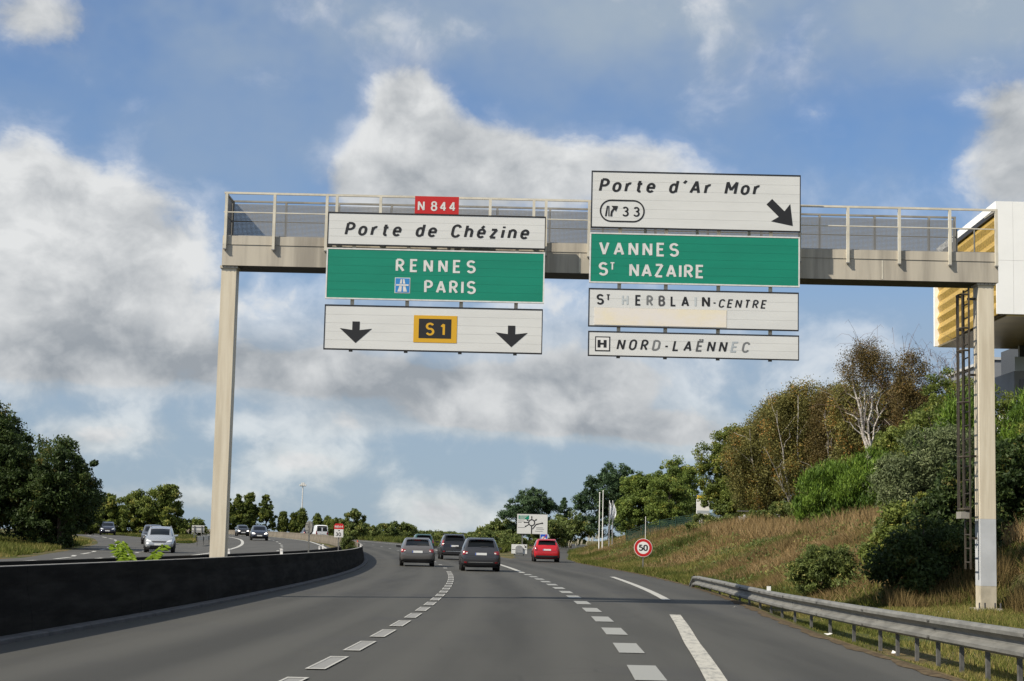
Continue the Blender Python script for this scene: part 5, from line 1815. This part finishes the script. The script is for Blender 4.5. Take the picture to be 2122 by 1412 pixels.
# --- right: pines
tree('pine_tree', 'dark spreading pine behind the roundabout sign', 2.9, 230, [(0, 0, 5.2, 3.0, 2.4, 1.6), (-1.6, 0, 3.9, 2.0, 1.8, 1.2), (1.5, 0, 4.4, 2.4, 1.8, 1.5), (.4, 0, 6.4, 1.9, 1.6, 1.0), (0, 0, 2.4, 2.6, 2, 1.4)], .30, 150, 130, L_PINE, M_BARK, 70, .55, limbs=10, up=.3, elong=3.2)
tree('conical_tree', 'small dark fir between the two pines', 7.8, 240, [(0, 0, 2.6, 1.4, 1.4, 2.0), (0, 0, 4.6, .7, .7, 1.5)], .26, 60, 90, L_PINE, M_BARK, 71, .4, limbs=3, elong=2.6)
tree('pine_tree', 'tall dark pine rising behind the flagpoles', 11.0, 190, [(0, 0, 5.6, 3.0, 2.4, 1.9), (-1.8, 0, 4.0, 2.0, 1.6, 1.3), (.8, 0, 7.3, 2.1, 1.8, 1.2), (1.8, 0, 5.6, 2.2, 1.8, 1.7), (0, 0, 2.4, 3.2, 2, 2.0)], .26, 190, 140, L_PINE, M_BARK, 72, .55, limbs=10, up=.3, elong=3.0)
tree('shrub', 'green shrub between the dark pine and the flagpoles', 7.2, 200, [(0, 0, 2.0, 2.4, 1.6, 1.9)], .24, 70, 100, L_BUSH, M_BARK, 73, .5, cat='bush', limbs=3)
tree('shrub', 'green shrub behind the roundabout sign, right side', 4.6, 185, [(0, 0, 1.5, 2.0, 1.6, 1.5)], .24, 60, 100, L_BUSH, M_BARK, 74, .5, cat='bush', limbs=3)
# --- deciduous along the bank
DT = 'broadleaf trees along the bank'
tree('broadleaf_tree', 'leafy green tree on the bank right of the flagpoles', 11.4, 152, [(0, 0, 3.0, 2.0, 2.0, 2.3), (.8, 0, 4.2, 1.5, 1.5, 1.4), (-.6, 0, 1.8, 1.8, 1.8, 1.6)], .16, 150, 150, L_GREEN, M_BARK, 80, .45, group=DT)
tree('broadleaf_tree', 'taller leafy green tree above the 50 sign', 14.4, 150, [(0, 0, 3.6, 2.0, 2.0, 2.6), (.3, 0, 5.0, 1.3, 1.4, 1.5), (0, 0, 1.8, 2.2, 1.8, 1.7)], .16, 160, 150, L_GREEN, M_BARK, 81, .45, group=DT)
tree('broadleaf_tree', 'dark leafy tree overhanging the white totem', 15.3, 122.5, [(0, 0, 4.2, 1.9, 1.7, 2.6), (.8, 0, 5.8, 1.5, 1.4, 1.5), (.3, 0, 2.3, 1.6, 1.5, 1.7), (-.9, 0, 1.9, .7, .6, 1.0)], .14, 200, 150, L_OLIVE, M_BARK, 82, .42, group=DT)
# --- birches: several light stems with thin leaf
def birch(name, label, x, y, stems, lobes, m_leaf, seed, n_clump, per, leaf=.11, twigs=0, clump=.45, group=None, r0=.075, fork=0.0, limb_len=(.12, .30)):
    rng = np.random.default_rng(seed)
    z0 = gz(x, y)
    root = thing(name, (x, y, z0), label, 'tree', group)
    tw = MB()
    if fork:
        MB().tube([(x, y, z0 - .1), (x + .06, y, z0 + fork * .5), (x, y, z0 + fork)], [r0 * 2.6, r0 * 2.3, r0 * 1.9], 9, cap=False).build('trunk', M_BIRCH, root, smooth=True)
    for st in stems:
        mb = MB()
        pts = [(x + st[0], y, z0 - .1 + fork)]
        n = 9
        for i in range(1, n + 1):
            t = i / n
            pts.append((x + st[0] + (st[1] - st[0]) * t + rng.normal() * .07, y + st[2] * t + rng.normal() * .06, z0 + fork + (st[3] - fork) * t))
        rs = [r0 * st[4] * (1 - .86 * i / n) for i in range(n + 1)]
        mb.tube(pts, rs, 7, cap=False)
        for k in range(int(4 + st[3])):
            j = int(rng.uniform(.25, .95) * n)
            p = np.array(pts[j])
            d = np.array([rng.normal(), rng.normal() * .7, abs(rng.normal()) * .9 + .7])
            d /= np.linalg.norm(d)
            L = st[3] * rng.uniform(*limb_len)
            bp = limb(mb, p, p + d * L, rs[j] * .5, .008, rng, 4, .12, 5)
            for _ in range(twigs):
                q0 = np.array(bp[rng.integers(1, 5)])
                dd = np.array([rng.normal() * .6, rng.normal() * .6, rng.normal() * .5 + .45])
                e = q0 + dd * rng.uniform(.5, 1.3)
                md_ = (q0 + e) / 2 + np.array([0, 0, .15])
                tw.tube([tuple(q0), tuple(md_), tuple(e), tuple(e + np.array([dd[0] * .3, dd[1] * .3, -.25]))], [.010, .008, .006, .004], 3, cap=False)
        mb.build('stem', M_BIRCH, root, smooth=True)
    if tw.v:
        tag(tw.build('twigs', M_TWIG, root), kind='stuff')
    lob = np.array(lobes, float)
    n_clump = int(n_clump * 1.45)
    vol = lob[:, 3] * lob[:, 4] * lob[:, 5]
    li = rng.choice(len(lob), n_clump, p=vol ** .8 / (vol ** .8).sum())
    cc = lob[li, :3] + unit(rng.normal(size=(n_clump, 3))) * (.35 + .65 * rng.uniform(0, 1, n_clump) ** .6)[:, None] * lob[li, 3:6]
    ci = np.repeat(np.arange(n_clump), per)
    off = rng.normal(size=(len(ci), 3)) * clump * np.array([.5, .5, .55])
    off[:, 2] -= .5 * rng.uniform(0, 1, len(ci)) ** 2
    c = cc[ci] + off + np.array([x, y, z0])
    tint = rng.uniform(0, .75, n_clump)[ci] + rng.uniform(0, .3, len(ci))
    leaves('crown', c, leaf, tint, m_leaf, root, rng, 1.5)
    return root


BG = 'birches on the bank'
birch('birch_tree', 'leftmost birch of the bank group, leafy and leaning left', 16.9, 116, [(0, -1.2, -1.6, 6.5, 1.2), (.3, .1, -.8, 7.2, .9)], [(-.6, 0, 5.0, 2.0, 1.8, 2.2), (.2, 0, 6.8, 1.4, 1.4, 1.5), (-.4, 0, 3.0, 1.8, 1.6, 1.6)], L_BIRCH, 90, 190, 140, group=BG)
birch('birch_tree', 'tall birch with two thin pale stems above the white fence', 18.6, 112, [(-.2, -1.7, -1.8, 7.6, 1.2), (.1, -.3, -1.7, 8.6, 1.3), (.4, .6, 0, 8.4, .9), (.2, -2.2, -1.6, 5.0, .8)], [(-.4, 0, 6.8, 2.2, 1.8, 2.4), (.4, 0, 8.3, 1.7, 1.5, 1.3), (0, 0, 4.2, 2.2, 1.8, 2.0)], L_BIRCH, 91, 240, 140, group=BG)
birch('birch_tree', 'rust tinted birch right of the tall pale stems', 20.6, 110, [(0, -.9, -1.6, 7.4, 1.0), (.3, .6, -1.2, 8.0, .9)], [(0, 0, 6.4, 1.9, 1.8, 2.4), (.3, 0, 8.0, 1.5, 1.4, 1.3), (-.3, 0, 4.0, 2.0, 1.8, 1.8)], L_RUST, 92, 170, 130, group=BG)
birch('birch_tree', 'olive birch filling the gap behind the bare white birch', 22.0, 116, [(0, .2, 0, 9.0, .9)], [(0, 0, 6.0, 2.2, 1.8, 3.0), (-.8, 0, 8.6, 1.4, 1.2, 1.2)], L_BIRCH, 93, 170, 130, group=BG)
birch('bare_birch', 'tall bare white birch forking low above the bright green conifer', 19.0, 92, [(-.03, -.95, 0, 8.9, 1.25), (.0, -.40, 0, 9.4, .8), (.04, .25, 0, 9.2, .9), (.08, .75, 0, 8.4, .7)], [(-.5, 0, 8.3, 1.0, .9, 1.1), (.5, 0, 8.2, 1.0, .9, 1.0), (0, 0, 9.2, .7, .6, .7)], L_RUST, 94, 150, 70, .075, 3, .35, r0=.085, fork=3.3, limb_len=(.07, .17))
for i, (bx, by, top, m_, lab) in enumerate(((21.4, 106, 8.6, L_BIRCH, 'olive birch directly behind the bare white birch'), (24.3, 107, 9.2, L_RUST, 'russet birch behind and right of the bare white birch'), (27.0, 108, 8.0, L_BIRCH, 'olive birch behind the twiggy birch by the ladder'), (18.9, 118, 8.8, L_BIRCH, 'dense olive birch behind the white fence'), (23.0, 112, 6.6, L_OLIVE, 'leafy tree low behind the bare white birch'))):
    birch('birch_tree', lab, bx, by, [(0, .3, 0, top * .95, .9), (.2, -.6, 0, top * .9, .8)], [(0, 0, top * .72, 1.9, 1.5, top * .27), (.2, 0, top * .42, 2.1, 1.6, top * .28), (-.5, 0, top * .86, 1.2, 1.1, top * .15)], m_, 140 + i, 200, 130, .13, group=BG)
birch('birch_tree', 'rusty brown birch right of the bare white birch', 22.6, 98, [(0, .1, 0, 9.6, .8), (.2, .9, 0, 9.2, .7)], [(0, 0, 8.3, 1.1, 1.1, 1.4), (.3, 0, 6.2, 1.4, 1.3, 1.8)], L_RUST, 95, 110, 110, .10, 4, .4, group=BG)
birch('twiggy_birch', 'thin leafless birch with purple twigs left of the golden facade', 24.6, 98, [(0, -.3, 0, 9.4, .7), (.3, .9, 0, 9.0, .6), (-.2, .4, 0, 9.8, .6)], [(0, 0, 7.2, 1.2, 1.0, 1.6)], L_RUST, 96, 40, 40, .08, 12, .4)
tree('broadleaf_tree', 'dark olive tree left of the ladder below the twiggy birch', 23.4, 92, [(0, 0, 5.6, 1.5, 1.4, 2.4), (.8, 0, 4.2, 1.6, 1.4, 2.2), (-.6, 0, 3.0, 1.6, 1.4, 1.8)], .12, 150, 140, L_OLIVE, M_BARK, 97, .42, group=DT)
for i, (bx, by, hh, ww, m_, lab) in enumerate(((13.0, 142, 4.6, 1.9, L_GREEN, 'green tree filling the gap behind the white totem'), (16.6, 120, 3.2, 1.7, L_OLIVE, 'low leafy shrub tree at the foot of the leftmost birch'), (17.0, 126, 6.2, 1.9, L_OLIVE, 'olive tree between the totem tree and the leftmost birch'),
                                              (19.9, 104, 3.4, 1.6, L_OLIVE, 'leafy shrub tree right of the white fence'), (21.6, 97, 5.2, 1.7, L_OLIVE, 'olive tree right behind the bright green conifers'), (17.9, 96, 3.0, 1.4, L_BUSH, 'shrub above the left bright green conifer'))):
    tree('broadleaf_tree', lab, bx, by, [(0, 0, hh * .58, ww, ww * .8, hh * .40), (.3, 0, hh * .3, ww * 1.1, ww * .8, hh * .3), (-.3, 0, hh * .8, ww * .6, ww * .5, hh * .2)], .14, 120, 130, m_, M_BARK, 150 + i, .42, group=DT, limbs=5)
for i, (bs_, bu, hh, ww, lab) in enumerate(((176, 9.5, 1.3, 1.7, 'dark low bush right of the nearest grey hatchback'), (184, 12.0, 1.7, 1.9, 'low bush left of the roundabout sign'), (196, 16.0, 1.6, 2.2, 'low bush behind the exit nose sign'), (172, 13.0, 1.2, 1.2, 'small bush below the roundabout sign'), (205, 11.0, 1.2, 2.4, 'low bush behind the black car'))):
    pb = at(bs_, bu)
    tree('hedge_bush', lab, pb.x, pb.y, [(0, 0, hh * .5, ww, 1.2, hh * .55), (ww * .5, 0, hh * .6, ww * .5, .8, hh * .45)], .2, 55, 90, L_BUSH, M_BARK, 160 + i, .35, cat='bush', group='low bushes in the exit wedge', limbs=0)
for i, (bx, by, hh, ww, lab) in enumerate(((14.5, 112, 1.1, .9, 'low crest bush right of the totem'), (15.6, 107.5, .9, .8, 'low crest bush before the left end of the white fence'), (16.9, 107, 1.2, .9, 'low crest bush before the middle of the white fence'), (18.0, 106, 1.5, 1.0, 'crest bush covering the right end of the white fence'), (13.2, 117, 1.3, 1.0, 'crest bush left of the white totem'))):
    tree('crest_bush', lab, bx, by, [(0, 0, hh * .5, ww, ww * .7, hh * .55)], .11, 60, 100, L_BUSH, M_BARK, 170 + i, .25, .03, 'bush', 'low bushes on the crest of the bank', limbs=3)
# --- bright conifers
CY = 'bright green conifers on the bank'


def cypress(label, x, y, lobes, seed, n_clump, per=90, leaf=.20):
    return tree('conifer_shrub', label, x, y, lobes, leaf, n_clump, per, L_CYPR, M_BARK, seed, .48, .12, 'conifer', CY, shell=.6, flat=1.0, elong=4.5, up=.62, limbs=5)


cypress('bright green conifer below the bare white birch, left one', 15.3, 85, [(0, 0, 1.3, 1.3, 1.2, 1.5), (.6, 0, 2.0, 1.2, 1.1, 1.2), (-.4, 0, .6, 1.1, 1, .9)], 100, 150, 110)
cypress('bright green conifer below the bare white birch, right one', 17.3, 84, [(0, 0, 1.6, 1.3, 1.2, 1.7), (.4, 0, 2.5, .9, .9, 1.0), (0, 0, .6, 1.5, 1.2, 1.0)], 101, 150, 110)
cypress('tall bright green conifer just left of the ladder', 19.0, 74, [(0, 0, 3.0, 1.2, 1.1, 1.9), (.5, 0, 4.1, .9, .8, 1.3), (-.7, 0, 1.9, 1.4, 1.1, 1.6)], 102, 170, 110)
cypress('bright green conifer at the right edge beyond the right column', 22.6, 74, [(0, 0, 3.4, 1.6, 1.3, 2.0), (.4, 0, 4.8, 1.0, .9, 1.2), (0, 0, 1.6, 1.6, 1.3, 1.6)], 103, 180, 110)
# --- willow bushes and undergrowth
WB_ = 'willow bushes on the bank'
tree('willow_bush', 'tall grey green willow bush left of the ladder', 12.2, 51, [(0, 0, 1.7, 1.15, 1.0, 1.5), (.4, 0, 2.5, .6, .6, 1.0), (-.2, 0, .8, 1.2, 1.1, .9)], .105, 230, 150, L_WILLOW, M_BARK, 110, .34, .06, 'bush', WB_, elong=3.2, up=.3)
tree('willow_bush', 'grey green willow bush behind the ladder', 14.0, 54, [(0, 0, 1.7, 1.1, 1.0, 1.5), (0, 0, .9, 1.3, 1.1, 1.0)], .11, 190, 150, L_WILLOW, M_BARK, 111, .36, .06, 'bush', WB_, elong=3.2, up=.3)
tree('willow_bush', 'rounded low willow bush on the bank above the middle of the guardrail', 8.35, 46.5, [(0, 0, .60, .72, .6, .75), (.35, 0, .85, .42, .4, .5)], .075, 130, 130, L_BUSH, M_BARK, 112, .20, .03, 'bush', WB_, elong=2.6, up=.3)
tree('dark_bush', 'dark leafy bush at the foot of the willow left of the right column', 10.35, 45.5, [(0, 0, .75, .75, .7, .95), (.7, 0, 1.1, .8, .7, 1.1), (-.3, 0, .4, .7, .7, .5)], .095, 190, 150, L_OLIVE, M_BARK, 113, .28, .05, 'bush', elong=2.0)
tree('dark_bush', 'dark bush reaching down to the verge left of the right column', 9.35, 41.2, [(0, 0, .65, .75, .7, .85), (.8, .4, .9, .8, .7, 1.1), (1.5, .6, .8, .7, .7, 1.0)], .085, 190, 140, L_DARK, M_BARK, 120, .26, .04, 'bush')
tree('dark_bush', 'dark leafy bush between the ladder foot and the willow', 11.3, 43.4, [(0, 0, .9, .8, .7, 1.2), (-.7, 0, .6, .7, .6, .9)], .09, 170, 140, L_DARK, M_BARK, 121, .28, .04, 'bush')
tree('dark_bush', 'dark bush in deep shade behind the right column', 12.6, 46, [(0, 0, 1.2, 1.0, .9, 1.3), (.9, 0, 1.4, 1.0, .9, 1.4)], .11, 190, 150, L_DARK, M_BARK, 114, .34, .06, 'bush')
tree('dark_bush', 'dark bush at the right edge beyond the right column', 16.2, 50, [(0, 0, 1.6, 1.3, 1.1, 1.9), (1.1, 0, 1.4, 1.2, 1.1, 1.6)], .12, 190, 150, L_OLIVE, M_BARK, 115, .38, .06, 'bush')
tree('broadleaf_tree', 'leafy tree behind the willow bushes', 20.6, 84, [(0, 0, 3.6, 1.8, 1.4, 2.4), (-.5, 0, 2.0, 1.8, 1.4, 1.8)], .13, 150, 130, L_OLIVE, M_BARK, 116, .45, group=DT, limbs=5)
tree('broadleaf_tree', 'tree behind the golden block and right column', 25.5, 92, [(0, 0, 4.6, 2.2, 1.6, 2.6), (0, 0, 2.4, 2.2, 1.6, 2.0)], .15, 150, 130, L_OLIVE, M_BARK, 117, .5, group=DT, limbs=5)
tree('median_bush', 'narrow grey green bush growing in the median beside the kilometre sign', at(92, -4.95).x, at(92, -4.95).y, [(0, 0, .9, .36, .6, .75), (0, .5, .5, .36, .8, .5)], .12, 60, 70, L_BUSH, M_BARK, 118, .18, .03, 'bush', elong=3, up=.4, limbs=3)
# fern like plant rising from the median
rng = np.random.default_rng(5)
p0 = at(31.0, -4.93)
fr = thing('ailanthus_sapling', (p0.x, p0.y, p0.z), 'bright yellow green fronded plant growing between the two barriers', 'plant')
for k in range(7):
    a = rng.uniform(-.2, 3.4)
    dx, dy = math.cos(a) * .42, math.sin(a) * .15
    if k < 2:
        dx = (-.30, .42)[k]
    H_ = rng.uniform(.98, 1.12) if k < 4 else rng.uniform(.9, 1.0)
    st = [Vector((p0.x + dx * t * t, p0.y + dy * t, p0.z + H_ * (t * 1.25 - .35 * t * t) / .9)) for t in np.linspace(0, 1, 10)]
    MB().tube(st, [.010 * (1 - .08 * i) for i in range(10)], 5, cap=False).build('stalk', L_FERN, fr)
    cs, tn = [], []
    lf = MB()
    for i in range(3, 10):
        for sd in (-1, 1):
            for o in (0, .5):
                q0 = st[i] if o == 0 or i == 9 else (st[i] + st[i + 1]) / 2
                tip = q0 + Vector((sd * .13 * (1.1 - abs(i - 6) * .12) + dx * .08, rng.normal() * .03, -.03 + .02 * rng.normal()))
                side_ = Vector((0, .0, .028))
                lf.add([q0, (q0 + tip) / 2 + side_ + Vector((0, .01, 0)), tip, (q0 + tip) / 2 - side_], [(0, 1, 2, 3)])
    lf.build('leaflets', L_FERN, fr)['kind'] = 'stuff'

# ---------------------------------------------------------------- grasses (nobody could count them)
def grass_mat(name, cols):
    m = leaf_mat(name, cols[0], cols[1], cols[2], transl=.3, rough=.8)
    return m


G_DRY = grass_mat('dry tall grass', ((.125, .092, .034), (.29, .20, .092), (.39, .29, .16)))
G_GRN = grass_mat('green grass', ((.045, .068, .011), (.135, .145, .030), (.27, .22, .08)))


def vnoise(x, y, sc, seed=0):
    """cheap smooth noise for patches of colour"""
    r = np.random.default_rng(seed)
    v = np.zeros_like(x)
    for k in range(7):
        a = r.uniform(0, 2 * math.pi)
        f = sc * r.uniform(.5, 1.8)
        v += np.sin((x * math.cos(a) + y * math.sin(a)) * f + r.uniform(0, 6.28))
    return v / 7 * .5 * 2.2 + .5


def grass(name, label, n, s_rng, u_lo, u_hi, h_rng, wid, m, seed, blades=4, tint_of=None, keep_of=None, lean=.35, s_pow=1.0):
    rng = np.random.default_rng(seed)
    S = s_rng[0] + (s_rng[1] - s_rng[0]) * rng.uniform(0, 1, n) ** s_pow
    t = rng.uniform(0, 1, n)
    lo = np.array([u_lo(s) for s in S])
    hi = np.array([u_hi(s) for s in S])
    Uu = lo + (hi - lo) * t
    P = np.array([at(s, u) for s, u in zip(S, Uu)])
    if keep_of is not None:
        k = keep_of(P[:, 0], P[:, 1], t, rng)
        P, t, S = P[k], t[k], S[k]
    n = len(P)
    pt = vnoise(P[:, 0], P[:, 1], .55, seed)
    ti = tint_of(P, t, pt, rng) if tint_of else np.clip(pt + rng.normal(size=n) * .15, 0, 1)
    P = np.repeat(P, blades, 0)
    ti = np.repeat(ti, blades) + rng.normal(size=n * blades) * .12
    N = len(P)
    hg = np.repeat(h_rng[0] + (h_rng[1] - h_rng[0]) * np.clip(vnoise(P[::blades, 0], P[::blades, 1], .9, seed + 1), 0, 1), blades) * rng.uniform(.6, 1.25, N)
    P = P + np.stack([rng.normal(size=N) * .06, rng.normal(size=N) * .06, np.full(N, -.03)], 1)
    a = rng.uniform(0, 2 * math.pi, N)
    ln = rng.normal(size=(N, 2)) * lean * hg[:, None]
    w = wid * rng.uniform(.6, 1.5, N)
    dv = np.stack([np.cos(a) * w, np.sin(a) * w, np.zeros(N)], 1)
    co = np.empty((N, 3, 3))
    co[:, 0] = P - dv
    co[:, 1] = P + dv
    co[:, 2] = P + np.stack([ln[:, 0], ln[:, 1], hg], 1)
    o = mesh_np(name, co.reshape(-1, 3), np.arange(N * 3).reshape(N, 3), m, None, np.repeat(np.clip(ti, 0, 1), 3))
    return tag(o, label, 'grass', kind='stuff')


toe = lambda s: lerp(TOE, s)
edge = lambda s: lerp(EDGE_R, s) if s < 125 else lerp(TOE, s) - .8
grass('bank_grass', 'tall dry tan grass covering the bank on the right', 70000, (60, 185), lambda s: toe(s) + .2, lambda s: toe(s) + 13, (.16, .42), .020, G_DRY, 200, 4, lean=.55,
      tint_of=lambda P, t, pt, rng: np.clip(.25 + .6 * pt + rng.normal(size=len(P)) * .15, 0, 1), keep_of=lambda x, y, t, rng: vnoise(x, y, .5, 77) + rng.normal(size=len(x)) * .2 > .46, s_pow=1.1)
grass('bank_grass', 'finer matted grass on the near end of the bank above the guardrail', 46000, (40, 72), lambda s: toe(s) + .1, lambda s: toe(s) + 7, (.10, .30), .011, G_DRY, 209, 4,
      tint_of=lambda P, t, pt, rng: np.clip(.1 + .7 * pt + rng.normal(size=len(P)) * .22, 0, 1), keep_of=lambda x, y, t, rng: vnoise(x, y, .6, 78) + rng.normal(size=len(x)) * .2 > .36, lean=.7)
grass('crest_grass', 'taller rough straw grass along the crest of the bank', 17000, (62, 165), lambda s: toe(s) + 5.0, lambda s: toe(s) + 12.5, (.35, .85), .020, G_DRY, 211, 4, lean=.4,
      tint_of=lambda P, t, pt, rng: np.clip(.3 + .5 * pt + rng.normal(size=len(P)) * .2, 0, 1), keep_of=lambda x, y, t, rng: vnoise(x, y, .7, 79) + rng.normal(size=len(x)) * .15 > .42)
grass('bank_undergrowth', 'green weeds and grass between the dry patches of the bank', 62000, (34, 185), lambda s: toe(s) - .6, lambda s: toe(s) + 12, (.12, .36), .018, G_GRN, 201, 4, lean=.55,
      keep_of=lambda x, y, t, rng: (vnoise(x, y, .5, 77) + rng.normal(size=len(x)) * .25 < .60) | (t < .15), s_pow=1.1)
grass('verge_edge_grass', 'sparse low grass and straw at the foot of the guardrail posts', 20000, (13, 62), lambda s: edge(s) + .4, lambda s: edge(s) + 1.5, (.03, .11), .009, G_GRN, 208, 4,
      tint_of=lambda P, t, pt, rng: np.clip(.45 + .6 * pt + rng.normal(size=len(P)) * .2, 0, 1))
grass('verge_grass', 'short green and straw verge grass behind the guardrail', 52000, (13, 62), lambda s: edge(s) + 1.3, lambda s: toe(s) + 1.5, (.06, .20), .011, G_GRN, 202, 4,
      tint_of=lambda P, t, pt, rng: np.clip(.30 + .65 * pt + rng.normal(size=len(P)) * .2, 0, 1))
grass('verge_grass', 'grass strip along the exit lane below the bank', 22000, (58, 135), lambda s: edge(s) + .1, lambda s: toe(s) + 1.4, (.10, .38), .018, G_GRN, 203, 4,
      tint_of=lambda P, t, pt, rng: np.clip(.35 + .5 * pt + rng.normal(size=len(P)) * .2, 0, 1))
grass('verge_grass', 'bright green grass at the foot of the dark left trees', 16000, (66, 150), lambda s: lerp(SLIP, s) - 9, lambda s: lerp(SLIP, s) - 2.3, (.10, .40), .03, G_GRN, 204, 4)
grass('far_verge_grass', 'sunlit grass on the verge beyond the bend', 16000, (150, 300), lambda s: 7.2 if s < 170 else 6.6, lambda s: min(ramp_left(s) - 1.0, 34), (.25, .75), .06, G_GRN, 205, 4,
      tint_of=lambda P, t, pt, rng: np.clip(.05 + .5 * pt, 0, 1))
grass('gore_grass', 'grass on the wedge between slip road and opposite carriageway', 9000, (152, 250), lambda s: lerp(SLIP, s) + 5.2, lambda s: -17.8, (.1, .35), .05, G_GRN, 206, 4)
grass('plume_grass', 'dry grass tufts round the foot of the right gantry column', 4200, (35.5, 44), lambda s: max(toe(s) - 1.6, 10.4), lambda s: 16.0, (.35, .85), .010, G_DRY, 207, 6,
      keep_of=lambda x, y, t, rng: vnoise(x, y, 1.6, 31) > .55, lean=.28)
# broad leaved scrub scattered through the grass of the bank
rng = np.random.default_rng(21)
nC = 560
S_ = 44 + 120 * rng.uniform(0, 1, nC) ** 1.3
U_ = np.array([toe(s) + .3 + 9.5 * rng.uniform() ** .9 for s in S_])
PC = np.array([at(s, u) for s, u in zip(S_, U_)])
kp = vnoise(PC[:, 0], PC[:, 1], .45, 90) + rng.normal(size=nC) * .12 > .42
PC = PC[kp]
ci = np.repeat(np.arange(len(PC)), 110)
rs_ = rng.uniform(.22, .95, len(PC)) * (.6 + .4 * rng.uniform(size=len(PC)))
off = unit(rng.normal(size=(len(ci), 3))) * (rng.uniform(0, 1, len(ci)) ** .5)[:, None] * rs_[ci][:, None] * np.array([1.2, 1.2, .6])
off[:, 2] = np.abs(off[:, 2])
tag(leaves('bank_scrub', PC[ci] + off, .10, rng.uniform(0, .6, len(PC))[ci] + rng.uniform(0, .4, len(ci)), L_BUSH, None, rng, 1.9), 'low leafy green scrub scattered over the grassy bank', 'scrub', kind='stuff')
# pale plumed reeds at the left end of the bank
rng = np.random.default_rng(8)
M_PLUME = mat('reed plume', (.44, .41, .32), .9)
for i in range(16):
    t = i / 15
    x = 4.55 + t * 1.75 + rng.normal() * .10
    y = 124.0 - t * 2 + rng.normal() * .4
    z = gz(x, y)
    h_ = .9 + .25 * rng.uniform() + .35 * t
    ordn = ('leftmost', 'second', 'third', 'fourth', 'fifth', 'sixth', 'seventh', 'eighth', 'ninth', 'tenth', 'eleventh', 'twelfth', 'thirteenth', 'fourteenth', 'fifteenth', 'rightmost')[i]
    rd = thing('reed_plume', (x, y, z), ordn + ' pale feathery reed plume counted from the left end of the bank', 'reed', 'pale reeds at the left end of the bank')
    lx = rng.normal() * .06
    MB().tube([(x, y, z), (x + lx, y, z + h_)], [.012, .008], 4).build('stalk', G_GRN, rd)
    MB().tube([(x + lx, y, z + h_ - .05), (x + lx * 1.3, y, z + h_ + .12), (x + lx * 2.2 + .03, y, z + h_ + .36)], [.012, .032, .006], 5).build('plume', M_PLUME, rd)
# litter and debris along the guardrail foot
rng = np.random.default_rng(12)
ml = mat('paper litter', (.6, .6, .57), .8)
for i, (x, y, lab) in enumerate(((5.18, 28.2, 'crumpled white litter under the guardrail, larger piece'), (5.45, 24.6, 'small white litter by the guardrail posts'), (9.3, 37.0, 'white litter beside the foot of the right column'), (4.95, 37.8, 'tiny white litter on the road edge near the rail end'))):
    z = gz(x, y)
    mb = MB()
    mb.v = [(x + rng.normal() * .04, y + rng.normal() * .04, z + .02 + abs(rng.normal()) * .03) for _ in range(7)]
    mb.f = [(0, 1, 2), (1, 2, 3), (2, 3, 4), (3, 4, 5), (4, 5, 6), (0, 2, 4), (1, 3, 5)]
    tag(mb.build('litter', ml, None, loc=(x, y, z)), lab, 'litter')
